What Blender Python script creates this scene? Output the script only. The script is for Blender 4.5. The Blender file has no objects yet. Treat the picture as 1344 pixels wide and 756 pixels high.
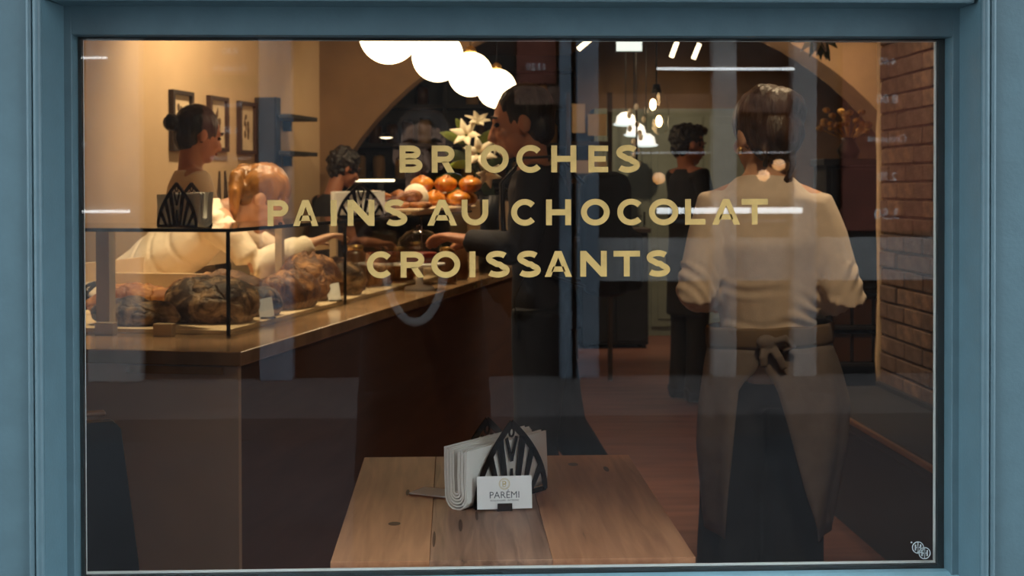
import bpy, bmesh, math, random
from mathutils import Vector, Matrix, noise
R = math.radians
PI = math.pi
sc = bpy.context.scene
COL = sc.collection
random.seed(7)

# ------------------------------------------------------------------ camera
cam = bpy.data.cameras.new('camera'); cam_o = bpy.data.objects.new('camera', cam); COL.objects.link(cam_o)
cam_o.location = (-0.078, -1.87, 1.35)
cam_o.rotation_mode = 'XYZ'
cam_o.rotation_euler = (R(90 - 0.8), R(0.13), R(-2.4))
cam.sensor_width = 36; cam.lens = 50.0; cam.shift_y = -0.0797
cam.clip_start = 0.01; cam.clip_end = 200
cam.dof.use_dof = True; cam.dof.focus_distance = 1.98; cam.dof.aperture_fstop = 13
sc.camera = cam_o
sc.view_settings.view_transform = 'Standard'; sc.view_settings.look = 'None'
sc.view_settings.gamma = 1.0; sc.view_settings.use_curve_mapping = False
sc.view_settings.exposure = 0.0
sc.cycles.transparent_max_bounces = 32; sc.cycles.max_bounces = 10
sc.cycles.sample_clamp_indirect = 6.0; sc.cycles.use_denoising = True
# ------------------------------------------------------------------ sky: even overcast daylight over the street
w = bpy.data.worlds.new('World'); sc.world = w; w.use_nodes = True
w.node_tree.nodes['Background'].inputs[0].default_value = (0.84, 0.93, 1.0, 1)
w.node_tree.nodes['Background'].inputs[1].default_value = 5.2

# ------------------------------------------------------------------ materials
def new_mat(name):
    m = bpy.data.materials.new(name); m.use_nodes = True
    return m, m.node_tree, m.node_tree.nodes['Principled BSDF']
def lin(c):
    return tuple(((x / 255 / 12.92) if x / 255 <= .04045 else ((x / 255 + .055) / 1.055) ** 2.4) for x in c)
def pm(name, rgb, rough=.6, metal=0, var=.15, scale=6, bump=.0, bscale=60, stretch=(1, 1, 1), spec=.5, sheen=0, coat=0, c2=None, contrast=(.35, .65), detail=5):
    """Principled material: two tones mixed by noise, fine relief by noise bump. rgb is sRGB 0-255."""
    m, nt, b = new_mat(name)
    c = lin(rgb)
    N = nt.nodes.new; L = nt.links.new
    tc = N('ShaderNodeTexCoord'); mp = N('ShaderNodeMapping'); mp.inputs['Scale'].default_value = stretch
    L(tc.outputs['Object'], mp.inputs['Vector'])
    no = N('ShaderNodeTexNoise'); no.inputs['Scale'].default_value = scale; no.inputs['Detail'].default_value = detail
    L(mp.outputs[0], no.inputs['Vector'])
    ra = N('ShaderNodeValToRGB'); ra.color_ramp.elements[0].position = contrast[0]; ra.color_ramp.elements[1].position = contrast[1]
    a = [min(1, x * (1 - var)) for x in c]; z = [min(1, x * (1 + var)) for x in c] if c2 is None else lin(c2)
    ra.color_ramp.elements[0].color = (*a, 1); ra.color_ramp.elements[1].color = (*z, 1)
    L(no.outputs['Fac'], ra.inputs['Fac']); L(ra.outputs['Color'], b.inputs['Base Color'])
    b.inputs['Roughness'].default_value = rough; b.inputs['Metallic'].default_value = metal
    b.inputs['Specular IOR Level'].default_value = spec
    if sheen: b.inputs['Sheen Weight'].default_value = sheen
    if coat: b.inputs['Coat Weight'].default_value = coat; b.inputs['Coat Roughness'].default_value = .15
    if bump:
        n2 = N('ShaderNodeTexNoise'); n2.inputs['Scale'].default_value = bscale; n2.inputs['Detail'].default_value = 4
        L(mp.outputs[0], n2.inputs['Vector'])
        bp = N('ShaderNodeBump'); bp.inputs['Strength'].default_value = bump; bp.inputs['Distance'].default_value = .01
        L(n2.outputs['Fac'], bp.inputs['Height']); L(bp.outputs[0], b.inputs['Normal'])
    return m
def wood(name, c1, c2, scale=3, stretch=(1, 12, 12), rough=.5, bump=.15, dark=None):
    m, nt, b = new_mat(name)
    N = nt.nodes.new; L = nt.links.new
    tc = N('ShaderNodeTexCoord'); mp = N('ShaderNodeMapping'); mp.inputs['Scale'].default_value = stretch
    L(tc.outputs['Object'], mp.inputs['Vector'])
    oi = N('ShaderNodeObjectInfo'); add = N('ShaderNodeVectorMath'); add.operation = 'ADD'
    mul = N('ShaderNodeMath'); mul.operation = 'MULTIPLY'; mul.inputs[1].default_value = 40
    L(oi.outputs['Random'], mul.inputs[0]); L(mp.outputs[0], add.inputs[0]); L(mul.outputs[0], add.inputs[1])
    n1 = N('ShaderNodeTexNoise'); n1.inputs['Scale'].default_value = scale; n1.inputs['Detail'].default_value = 8; n1.inputs['Distortion'].default_value = .6
    L(add.outputs[0], n1.inputs['Vector'])
    ra = N('ShaderNodeValToRGB')
    ra.color_ramp.elements[0].position = .3; ra.color_ramp.elements[1].position = .7
    ra.color_ramp.elements[0].color = (*lin(c1), 1); ra.color_ramp.elements[1].color = (*lin(c2), 1)
    if dark:
        e = ra.color_ramp.elements.new(.24); e.color = (*lin(dark), 1)
    L(n1.outputs['Fac'], ra.inputs['Fac']); L(ra.outputs['Color'], b.inputs['Base Color'])
    b.inputs['Roughness'].default_value = rough
    bp = N('ShaderNodeBump'); bp.inputs['Strength'].default_value = bump; bp.inputs['Distance'].default_value = .004
    L(n1.outputs['Fac'], bp.inputs['Height']); L(bp.outputs[0], b.inputs['Normal'])
    return m
def crust(name, base, flour, crack, scale, cut):
    """baked crust: brown base, flour dusting in streaks, dark open cracks"""
    m, nt, b = new_mat(name); N = nt.nodes.new; L = nt.links.new
    tc = N('ShaderNodeTexCoord'); n1 = N('ShaderNodeTexNoise'); n1.inputs['Scale'].default_value = scale; n1.inputs['Detail'].default_value = 9; n1.inputs['Roughness'].default_value = .68; n1.inputs['Distortion'].default_value = .8
    L(tc.outputs['Object'], n1.inputs['Vector'])
    r1 = N('ShaderNodeValToRGB'); r1.color_ramp.elements[0].position = cut - .14; r1.color_ramp.elements[1].position = cut + .08
    r1.color_ramp.elements[0].color = (*lin(base), 1); r1.color_ramp.elements[1].color = (*lin(flour), 1)
    L(n1.outputs['Fac'], r1.inputs['Fac'])
    n3 = N('ShaderNodeTexNoise'); n3.inputs['Scale'].default_value = 14; n3.inputs['Detail'].default_value = 3; L(tc.outputs['Object'], n3.inputs['Vector'])
    mx = N('ShaderNodeMix'); mx.data_type = 'VECTOR'; mx.inputs[0].default_value = .12
    L(tc.outputs['Object'], mx.inputs[4]); L(n3.outputs['Color'], mx.inputs[5])
    vo = N('ShaderNodeTexVoronoi'); vo.feature = 'DISTANCE_TO_EDGE'; vo.inputs['Scale'].default_value = scale * .7; L(mx.outputs[1], vo.inputs['Vector'])
    r2 = N('ShaderNodeValToRGB'); r2.color_ramp.elements[0].position = .0; r2.color_ramp.elements[1].position = .09
    r2.color_ramp.elements[0].color = (*lin(crack), 1); r2.color_ramp.elements[1].color = (1, 1, 1, 1); L(vo.outputs['Distance'], r2.inputs['Fac'])
    mu = N('ShaderNodeMix'); mu.data_type = 'RGBA'; mu.blend_type = 'MULTIPLY'; mu.inputs[0].default_value = .3
    L(r1.outputs[0], mu.inputs[6]); L(r2.outputs[0], mu.inputs[7]); L(mu.outputs[2], b.inputs['Base Color'])
    b.inputs['Roughness'].default_value = .6
    ad = N('ShaderNodeMath'); ad.operation = 'MULTIPLY_ADD'; ad.inputs[1].default_value = .5; L(r2.outputs[0], ad.inputs[0]); L(n1.outputs['Fac'], ad.inputs[2])
    bp = N('ShaderNodeBump'); bp.inputs['Strength'].default_value = .8; bp.inputs['Distance'].default_value = .008
    L(ad.outputs[0], bp.inputs['Height']); L(bp.outputs[0], b.inputs['Normal'])
    return m
def thin_glass(name, tint=(1, 1, 1), f0=.04):
    m = bpy.data.materials.new(name); m.use_nodes = True; nt = m.node_tree; nt.nodes.clear()
    N = nt.nodes.new; L = nt.links.new
    out = N('ShaderNodeOutputMaterial'); mix = N('ShaderNodeMixShader'); tr = N('ShaderNodeBsdfTransparent'); gl = N('ShaderNodeBsdfGlossy')
    gl.inputs['Roughness'].default_value = 0.0; tr.inputs[0].default_value = (*tint, 1)
    lw = N('ShaderNodeLayerWeight'); lw.inputs['Blend'].default_value = .5
    p = N('ShaderNodeMath'); p.operation = 'POWER'; p.inputs[1].default_value = 5
    ma = N('ShaderNodeMath'); ma.operation = 'MULTIPLY_ADD'; ma.inputs[1].default_value = 1 - f0; ma.inputs[2].default_value = f0
    L(lw.outputs['Facing'], p.inputs[0]); L(p.outputs[0], ma.inputs[0]); L(ma.outputs[0], mix.inputs[0])
    L(tr.outputs[0], mix.inputs[1]); L(gl.outputs[0], mix.inputs[2]); L(mix.outputs[0], out.inputs[0])
    return m
def glow(name, rgb, strength):
    m, nt, b = new_mat(name)
    b.inputs['Base Color'].default_value = (.9, .85, .75, 1); b.inputs['Roughness'].default_value = .4
    b.inputs['Emission Color'].default_value = (*rgb, 1); b.inputs['Emission Strength'].default_value = strength
    return m

M = {}
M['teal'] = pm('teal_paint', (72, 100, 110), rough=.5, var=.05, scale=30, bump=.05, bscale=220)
M['teal_skylit'] = pm('teal_skylit_sill', (108, 146, 158), rough=.3, var=.05, scale=30)  # teal lightened on the sill for sky light on its slope
M['gasket'] = pm('black_rubber', (12, 13, 14), rough=.6)
M['spacer'] = pm('aluminium_spacer', (205, 208, 205), rough=.35, var=.05)
M['pane'] = thin_glass('window_glass', (.97, .99, .985), .042)
M['glass'] = thin_glass('display_glass', (.965, .98, .97), .04)
M['gold'] = pm('gold_leaf', (202, 174, 108), rough=.45, metal=.3, var=.14, scale=40, bump=.1, bscale=300)
M['white_print'] = pm('white_print', (215, 225, 230), rough=.5)
M['oak_warm'] = wood('oak_plank', (146, 94, 62), (182, 126, 88), scale=3.2, stretch=(18, 1.3, 14), dark=(108, 68, 44))
M['oak_dark'] = wood('oak_plank_brown', (104, 72, 54), (164, 122, 96), scale=3.4, stretch=(20, 1.2, 14), dark=(58, 38, 28))
M['knot'] = pm('wood_knot', (70, 42, 26), rough=.6)
M['bronze'] = pm('dark_bronze', (62, 48, 40), rough=.22, metal=.9, var=.1)
M['napkin'] = pm('paper_napkin', (236, 236, 230), rough=.9, var=.03, bump=.12, bscale=500)
M['card'] = pm('white_card', (236, 238, 238), rough=.7, var=.02)
M['ink'] = pm('grey_ink', (92, 98, 104), rough=.7)
M['gold_ink'] = pm('pale_gold_ink', (205, 190, 140), rough=.6)
M['tag_edge'] = pm('card_edge', (120, 82, 60))
M['black_metal'] = pm('black_metal', (24, 24, 25), rough=.4, metal=.5)
M['stone'] = pm('counter_stone', (150, 122, 92), rough=.16, var=.18, scale=9, coat=.3)
M['panel'] = pm('counter_panel_lit', (206, 190, 178), rough=.6, var=.08, scale=3)  # pale end panel, window daylight put into its colour
M['panel_shaded'] = wood('counter_side_shaded', (74, 46, 28), (92, 60, 38), scale=2, stretch=(1, 1, 8), rough=.6)  # wood darkened for the shade along the counter's long side
M['cream'] = pm('cream_paint', (196, 172, 140), rough=.7, var=.04)
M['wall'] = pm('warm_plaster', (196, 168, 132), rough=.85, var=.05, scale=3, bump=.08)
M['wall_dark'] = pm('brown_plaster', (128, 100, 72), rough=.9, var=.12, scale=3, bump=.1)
M['ceiling'] = pm('ceiling_paint', (176, 150, 120), rough=.9, var=.05)
M['floor'] = wood('floor_boards', (90, 56, 48), (120, 80, 68), scale=1.6, stretch=(1.2, 9, 1), rough=.5, dark=(66, 40, 35))
M['brick1'] = pm('brick_red', (108, 88, 82), rough=.95, var=.2, scale=18, bump=.5, bscale=80)
M['brick2'] = pm('brick_brown', (114, 96, 90), rough=.95, var=.2, scale=18, bump=.5, bscale=80, c2=(146, 118, 104))
M['mortar'] = pm('lime_mortar', (122, 104, 96), rough=.95, var=.2, scale=14, bump=.4)
M['bead'] = pm('plaster_edge', (214, 190, 158), rough=.8, bump=.3, bscale=40)
M['bench'] = pm('dark_leather', (38, 40, 46), rough=.5, var=.1)
M['bench_edge'] = pm('wood_edge', (128, 88, 58), rough=.5)
M['navy'] = pm('navy_chair', (28, 38, 48), rough=.55, var=.1)
M['skin'] = pm('skin_light', (206, 158, 128), rough=.55, var=.06, scale=12)
M['skin_tan'] = pm('skin_tan', (178, 122, 92), rough=.55, var=.06, scale=12)
M['skin_dark'] = pm('skin_brown', (158, 104, 78), rough=.55, var=.06, scale=12)
M['hair_black'] = pm('black_hair', (30, 25, 24), rough=.45, var=.4, scale=30, stretch=(1, 1, .2), bump=.5, bscale=90)
M['hair_brown'] = pm('brown_hair', (62, 42, 30), rough=.45, var=.5, scale=30, stretch=(1, 1, .25), bump=.8, bscale=60)
M['hair_blond'] = pm('blond_hair', (150, 102, 48), rough=.35, var=.5, scale=45, stretch=(1, .1, .1), bump=.5, bscale=110)
M['sweater'] = pm('cream_knit', (216, 198, 180), rough=.9, var=.05, scale=30, sheen=.2, bump=.1, bscale=260)
M['shirt'] = pm('white_cotton', (232, 214, 190), rough=.85, var=.04, scale=12, bump=.15, bscale=30)
M['apron'] = pm('linen_apron', (112, 103, 100), rough=.95, var=.06, scale=30, bump=.1, bscale=300)
M['apron_band'] = pm('apron_band', (110, 92, 74), rough=.95, var=.06, scale=30)
M['navy_cloth'] = pm('navy_trousers', (22, 27, 38), rough=.9, var=.15, scale=10)
M['black_cloth'] = pm('black_cloth', (22, 20, 22), rough=.85, var=.2, scale=10, bump=.1, bscale=60)
M['coat_blue'] = pm('dark_blue_coat', (30, 30, 40), rough=.8, var=.2, scale=8, bump=.15, bscale=40)
M['shoe'] = pm('brown_leather', (92, 60, 42), rough=.5)
M['eye'] = pm('eye', (24, 16, 12), rough=.15)
M['lip'] = pm('lip', (150, 84, 74), rough=.5)
M['earring'] = pm('gold_earring', (230, 190, 120), rough=.2, metal=.9)
M['crust'] = crust('bread_crust', (88, 50, 28), (192, 134, 80), (52, 30, 18), 16, .6)
M['crust_dark'] = crust('dark_crust', (56, 34, 22), (200, 160, 118), (22, 14, 10), 13, .6)
M['crust_gold'] = crust('golden_crust', (150, 86, 36), (222, 158, 84), (90, 48, 20), 16, .6)
M['brioche'] = pm('brioche_glaze', (196, 108, 30), rough=.3, var=.3, scale=18, bump=.3, bscale=40, c2=(236, 160, 58), coat=.3)
M['jam'] = pm('jam', (110, 34, 26), rough=.3)
M['sugar'] = pm('meringue', (244, 226, 200), rough=.7)
M['tray'] = pm('pale_tray', (216, 190, 154), rough=.6, var=.05)
M['frame_wood'] = pm('dark_frame', (46, 32, 24), rough=.5)
M['mount'] = pm('picture_mount', (206, 184, 150), rough=.8)
M['sketch'] = pm('sketch_ink', (92, 72, 52), rough=.8)
M['dark_shelf'] = pm('dark_shelf', (40, 38, 38), rough=.6)
M['jar'] = pm('cream_jar', (196, 160, 112), rough=.5, var=.12)
M['bottle'] = pm('brown_bottle', (96, 62, 36), rough=.3)
M['sage'] = pm('sage_paint', (112, 118, 108), rough=.7, var=.08)
M['petal'] = pm('lily_petal', (246, 236, 206), rough=.6, var=.05)
M['leaf'] = pm('leaf_green', (128, 148, 60), rough=.5, var=.25)
M['leaf_dark'] = pm('leaf_dark', (60, 76, 40), rough=.5, var=.3)
M['dried'] = pm('dried_flower', (190, 142, 66), rough=.7, var=.4, scale=30)
M['ceramic'] = pm('white_enamel', (232, 232, 228), rough=.3, var=.03)
M['globe'] = glow('opal_globe_lit', (1, .72, .42), 9.0)
M['bulb'] = glow('filament_lit', (1, .6, .26), 22.0)
M['lamp_amber'] = glow('amber_lamp_lit', (1, .40, .06), 6.0)
M['street_tube'] = glow('street_tube_lit', (.9, .95, 1), 9.0)
M['tube'] = glow('tube_lit', (1, .78, .5), 3.5)
M['spotlit'] = glow('downlight_lit', (1, .68, .36), 12.0)
M['dome_lit'] = glow('enamel_lamp_lit', (.92, .96, 1), .75)
M['sign_lit'] = glow('sign_lit', (.86, .95, .88), 1.1)
M['asphalt'] = pm('asphalt', (58, 60, 64), rough=.9, var=.15, scale=3, bump=.2)
M['paving'] = pm('paving_stone', (88, 84, 84), rough=.85, var=.12, scale=3)
M['facade_stone'] = pm('grey_stone', (150, 150, 150), rough=.8, var=.06)
M['facade_dark'] = pm('dark_shopfront', (26, 20, 19), rough=.6, var=.2)
M['facade_brown'] = pm('brown_render', (112, 84, 70), rough=.8, var=.1)
M['facade_white'] = pm('white_trim', (224, 224, 228), rough=.6)
M['facade_blue'] = pm('grey_blue_shutter', (104, 118, 132), rough=.7)
M['menu_red'] = pm('menu_red', (118, 60, 46), rough=.7)
M['road_white'] = pm('pale_kerb', (170, 168, 166), rough=.8)

# ------------------------------------------------------------------ object helpers
def link(name, me, mat, parent=None, smooth=False):
    o = bpy.data.objects.new(name, me); COL.objects.link(o)
    if mat is not None and not me.materials: me.materials.append(mat if not isinstance(mat, str) else M[mat])
    if smooth:
        for p in me.polygons: p.use_smooth = True
    if parent is not None: o.parent = parent
    return o
def obj(name, bm, mat, parent=None, smooth=False):
    bmesh.ops.recalc_face_normals(bm, faces=bm.faces)
    me = bpy.data.meshes.new(name); bm.to_mesh(me); bm.free()
    return link(name, me, mat, parent, smooth)
def tag(o, label=None, cat=None, group=None, kind=None):
    if label: o['label'] = label
    if cat: o['category'] = cat
    if group: o['group'] = group
    if kind: o['kind'] = kind
    return o
def thing(name, label, cat, loc=(0, 0, 0), rz=0, group=None):
    o = bpy.data.objects.new(name, None); COL.objects.link(o); o.empty_display_size = .1
    o.location = loc; o.rotation_euler = (0, 0, rz)
    return tag(o, label, cat, group)
def struct(name, loc=(0, 0, 0), rz=0):
    o = bpy.data.objects.new(name, None); COL.objects.link(o); o.location = loc; o.rotation_euler = (0, 0, rz)
    o['kind'] = 'structure'
    return o
def copy_tree(o, parent=None):
    c = o.copy(); COL.objects.link(c); c.parent = parent
    for ch in o.children: copy_tree(ch, c)
    return c
def bx(bm, lo, hi, mat=None, bev=0):
    x0, y0, z0 = lo; x1, y1, z1 = hi
    v = [bm.verts.new(p) for p in ((x0, y0, z0), (x1, y0, z0), (x1, y1, z0), (x0, y1, z0), (x0, y0, z1), (x1, y0, z1), (x1, y1, z1), (x0, y1, z1))]
    if mat is not None:
        for q in v: q.co = mat @ q.co
    fs = [bm.faces.new([v[i] for i in f]) for f in ((0, 3, 2, 1), (4, 5, 6, 7), (0, 1, 5, 4), (1, 2, 6, 5), (2, 3, 7, 6), (3, 0, 4, 7))]
    if bev:
        es = {e for f in fs for e in f.edges}
        bmesh.ops.bevel(bm, geom=list(es), offset=bev, segments=2, profile=.5, affect='EDGES')
    return bm
def box(name, lo, hi, mat, parent=None, bev=0, M4=None):
    return obj(name, bx(bmesh.new(), lo, hi, M4, bev), mat, parent)
def loft(bm, pts, rad, side=Vector((1, 0, 0)), n=14, cap=True):
    """closed tube through pts; rad = r or (r along side, r across)."""
    pts = [Vector(p) for p in pts]; rings = []
    for i, p in enumerate(pts):
        t = (pts[min(i + 1, len(pts) - 1)] - pts[max(i - 1, 0)]).normalized()
        s = Vector(side[i]) if isinstance(side, list) else Vector(side)
        s = s - t * s.dot(t)
        if s.length < 1e-4: s = t.orthogonal()
        s.normalize(); q = t.cross(s)
        r = rad[i] if isinstance(rad, (list, tuple)) and isinstance(rad[0], (list, tuple, float, int)) and len(rad) == len(pts) else rad
        ra, rb = r if isinstance(r, (list, tuple)) else (r, r)
        rings.append([bm.verts.new(p + s * (ra * math.cos(2 * PI * k / n)) + q * (rb * math.sin(2 * PI * k / n))) for k in range(n)])
    for a, b in zip(rings, rings[1:]):
        for k in range(n): bm.faces.new((a[k], a[(k + 1) % n], b[(k + 1) % n], b[k]))
    if cap:
        bm.faces.new(rings[0][::-1]); bm.faces.new(rings[-1])
    return bm
def ell(bm, c, r, basis=None, u=14, v=9, fn=None):
    """ellipsoid"""
    b = basis or Matrix.Identity(3); c = Vector(c); rows = []
    for i in range(1, v):
        th = PI * i / v
        rows.append([Vector((r[0] * math.sin(th) * math.cos(2 * PI * k / u), r[1] * math.sin(th) * math.sin(2 * PI * k / u), r[2] * math.cos(th))) for k in range(u)])
    f = fn or (lambda p: p)
    R_ = [[bm.verts.new(c + b @ f(p)) for p in row] for row in rows]
    t = bm.verts.new(c + b @ f(Vector((0, 0, r[2])))); d = bm.verts.new(c + b @ f(Vector((0, 0, -r[2]))))
    for a, e in zip(R_, R_[1:]):
        for k in range(u): bm.faces.new((a[k], e[k], e[(k + 1) % u], a[(k + 1) % u]))
    for k in range(u):
        bm.faces.new((t, R_[0][k], R_[0][(k + 1) % u])); bm.faces.new((d, R_[-1][(k + 1) % u], R_[-1][k]))
    return bm
def lathe(bm, prof, n=20, c=(0, 0, 0)):
    c = Vector(c); rings = []
    for r, z in prof:
        rings.append([bm.verts.new(c + Vector((r * math.cos(2 * PI * k / n), r * math.sin(2 * PI * k / n), z))) for k in range(n)] if r > 1e-6 else [bm.verts.new(c + Vector((0, 0, z)))])
    for a, b in zip(rings, rings[1:]):
        for k in range(n):
            k2 = (k + 1) % n
            if len(a) == 1 and len(b) == 1: continue
            if len(a) == 1: bm.faces.new((a[0], b[k2], b[k]))
            elif len(b) == 1: bm.faces.new((a[k], a[k2], b[0]))
            else: bm.faces.new((a[k], a[k2], b[k2], b[k]))
    return bm
def prism(bm, poly, y0, y1, M4=None):
    """polygon in x,z extruded along y"""
    a = [bm.verts.new((x, y0, z)) for x, z in poly]; b = [bm.verts.new((x, y1, z)) for x, z in poly]
    if M4 is not None:
        for v in a + b: v.co = M4 @ v.co
    n = len(poly)
    bm.faces.new(a); bm.faces.new(b[::-1])
    for k in range(n): bm.faces.new((a[k], b[k], b[(k + 1) % n], a[(k + 1) % n]))
    return bm
def ribbon(bm, pts, w, y0, y1, M4=None, closed=False, taper=None):
    """flat band of width w along 2-D points in x,z, with thickness along y"""
    n = len(pts); L_, R2 = [], []
    for i in range(n):
        if closed: a, b = pts[i - 1], pts[(i + 1) % n]
        else: a, b = pts[max(i - 1, 0)], pts[min(i + 1, n - 1)]
        dx, dz = b[0] - a[0], b[1] - a[1]; l = math.hypot(dx, dz) or 1
        nx, nz = -dz / l, dx / l
        h = (w if taper is None else w * taper[i]) / 2
        L_.append((pts[i][0] + nx * h, pts[i][1] + nz * h)); R2.append((pts[i][0] - nx * h, pts[i][1] - nz * h))
    def V(p, y):
        v = Vector((p[0], y, p[1])); return bm.verts.new(M4 @ v if M4 is not None else v)
    A = [(V(L_[i], y0), V(R2[i], y0), V(L_[i], y1), V(R2[i], y1)) for i in range(n)]
    for i in range(n if closed else n - 1):
        a, b = A[i], A[(i + 1) % n]
        bm.faces.new((a[0], b[0], b[1], a[1])); bm.faces.new((a[2], a[3], b[3], b[2]))
        bm.faces.new((a[0], a[2], b[2], b[0])); bm.faces.new((a[1], b[1], b[3], a[3]))
    if not closed:
        a, b = A[0], A[-1]
        bm.faces.new((a[0], a[1], a[3], a[2])); bm.faces.new((b[0], b[2], b[3], b[1]))
    return bm
def arc(cx, cz, rx, rz, a0, a1, n=14):
    return [(cx + rx * math.cos(R(a0 + (a1 - a0) * i / n)), cz + rz * math.sin(R(a0 + (a1 - a0) * i / n))) for i in range(n + 1)]
def remesh(name, bm, mat, parent, vox=.008, smooth=6, fold=None):
    """fuse overlapping closed shapes into one continuous smooth mesh"""
    bmesh.ops.recalc_face_normals(bm, faces=bm.faces)
    me = bpy.data.meshes.new('tmp'); bm.to_mesh(me); bm.free()
    o = bpy.data.objects.new('tmp', me); COL.objects.link(o)
    r = o.modifiers.new('r', 'REMESH'); r.mode = 'VOXEL'; r.voxel_size = vox
    s = o.modifiers.new('s', 'SMOOTH'); s.factor = .5; s.iterations = smooth
    dg = bpy.context.evaluated_depsgraph_get(); dg.update()
    me2 = bpy.data.meshes.new_from_object(o.evaluated_get(dg))
    bpy.data.objects.remove(o); bpy.data.meshes.remove(me)
    me2.name = name
    if fold is not None:
        nr = [v.normal.copy() for v in me2.vertices]
        for v, nn in zip(me2.vertices, nr): v.co += nn * fold(v.co)
    return link(name, me2, mat, parent, True)
def text_mesh(name, body, size, mat, parent, M4, thick=.0006, align='CENTER'):
    cu = bpy.data.curves.new(name, 'FONT'); cu.body = body; cu.size = size; cu.extrude = thick / 2; cu.align_x = align; cu.resolution_u = 2
    o = bpy.data.objects.new('tmp', cu); COL.objects.link(o)
    dg = bpy.context.evaluated_depsgraph_get(); dg.update()
    me = bpy.data.meshes.new_from_object(o.evaluated_get(dg)); bpy.data.objects.remove(o); bpy.data.curves.remove(cu)
    me.materials.clear(); me.transform(M4)
    return link(name, me, mat, parent)
def TR(x, y, z, rz=0, rx=0, ry=0):
    return Matrix.Translation((x, y, z)) @ Matrix.Rotation(rz, 4, 'Z') @ Matrix.Rotation(ry, 4, 'Y') @ Matrix.Rotation(rx, 4, 'X')
def lamp(name, kind, loc, energy, color, parent=None, size=.1, target=None, angle=60, blend=.6):
    l = bpy.data.lights.new(name, kind); l.energy = energy; l.color = color
    if kind == 'SPOT': l.spot_size = R(angle); l.spot_blend = blend; l.shadow_soft_size = size
    elif kind == 'POINT': l.shadow_soft_size = size
    elif kind == 'AREA': l.size = size
    o = bpy.data.objects.new(name, l); COL.objects.link(o); o.location = loc
    if target is not None: o.rotation_euler = (Vector(target) - Vector(loc)).to_track_quat('-Z', 'Y').to_euler()
    if parent is not None: o.parent = parent
    return o

# ================================================================== STRUCTURE
def zprof(bm, poly, z0, z1):
    a = [bm.verts.new((x, y, z0)) for x, y in poly]; b = [bm.verts.new((x, y, z1)) for x, y in poly]
    n = len(poly); bm.faces.new(a[::-1]); bm.faces.new(b)
    for k in range(n): bm.faces.new((a[k], a[(k + 1) % n], b[(k + 1) % n], b[k]))
    return bm
# ---- shopfront wall round the window
wf = struct('wall_front')
def bead(cx, y, r):
    return [(cx + r * math.cos(R(a)), y - r * math.sin(R(a))) for a in range(180, -1, -20)]
def pilaster(side):
    if side < 0:
        p = [(-.574, -.02), (-.574, -.027), (-.584, -.088)] + bead(-.590, -.088, .0055)[::-1] + bead(-.5995, -.089, .0036)[::-1] + [(-.604, -.084), (-2.95, -.084), (-2.95, -.02)]
    else:
        p = [(.588, -.02), (.588, -.027), (.593, -.088)] + bead(.599, -.088, .0055) + bead(.6085, -.089, .0036) + [(.613, -.084), (3.6, -.084), (3.6, -.02)]
    return obj('pilaster', zprof(bmesh.new(), p, -.15, 3.1), 'teal', wf)
pilaster(-1); pilaster(1)
bm = bmesh.new(); bx(bm, (-.576, -.082, 1.582), (.5875, -.02, 1.80), None, .002)
obj('fascia', bm, 'teal', wf)
box('cornice', (-.583, -.30, 1.80), (.596, -.02, 1.88), 'teal', wf, .01)
box('frieze', (-.58, -.06, 1.80), (.596, -.02, 3.1), 'teal', wf)
box('stall_riser', (-.576, -.07, -.15), (.596, -.02, .79), 'teal', wf)
box('upper_wall', (-3.2, -.05, 3.1), (3.9, .2, 7.5), 'facade_brown', wf)
box('inner_wall_left', (-3.2, -.02, -.15), (-.62, .036, 3.1), 'wall', wf)
box('inner_wall_right', (.64, -.02, -.15), (3.9, .036, 3.1), 'wall', wf)
box('inner_wall_head', (-.62, -.02, 1.62), (.64, .036, 3.1), 'wall', wf)
box('inner_wall_base', (-.62, -.02, -.15), (.64, .022, .78), 'wall', wf)
# ---- window_1: sash, gasket, spacer, pane, lettering
win = struct('window_1')
XL, XR, ZB, ZT = -.564, .5785, .838, 1.5455
box('sash_stile', (-.622, -.026, .78), (XL, .004, 1.62), 'teal', win, .0012)
box('sash_stile', (XR, -.026, .78), (.642, .004, 1.62), 'teal', win, .0012)
box('sash_head', (XL - .001, -.026, ZT), (XR + .001, .004, 1.62), 'teal', win, .0012)
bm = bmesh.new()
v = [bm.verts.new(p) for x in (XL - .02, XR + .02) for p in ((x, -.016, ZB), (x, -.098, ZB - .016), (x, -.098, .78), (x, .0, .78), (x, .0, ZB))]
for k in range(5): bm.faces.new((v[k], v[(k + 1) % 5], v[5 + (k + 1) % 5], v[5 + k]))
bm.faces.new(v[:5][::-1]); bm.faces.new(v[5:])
obj('window_sill', bm, 'teal_skylit', win)
def frame_ring(name, x0, x1, z0, z1, t, y0, y1, mat):
    bm = bmesh.new()
    tl, tr, tb, tt = t
    bx(bm, (x0, y0, z0), (x0 + tl, y1, z1)); bx(bm, (x1 - tr, y0, z0), (x1, y1, z1))
    bx(bm, (x0 + tl, y0, z0), (x1 - tr, y1, z0 + tb)); bx(bm, (x0 + tl, y0, z1 - tt), (x1 - tr, y1, z1))
    return obj(name, bm, mat, win)
frame_ring('gasket', XL, XR, ZB, ZT, (.0045, .0085, .0045, .003), .0032, .016, 'gasket')
frame_ring('outer_seal', XL - .012, XR + .012, ZB - .012, ZT + .012, (.0122, .0122, .0122, .0122), .0042, .017, 'gasket')
frame_ring('spacer', XL + .0045, XR - .0085, ZB + .0045, ZT - .003, (.0003, .0022, .0026, .0003), .0118, .0155, 'spacer')
box('glass_pane', (XL - .004, -.003, ZB - .004), (XR + .004, .003, ZT + .004), 'pane', win)

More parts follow.
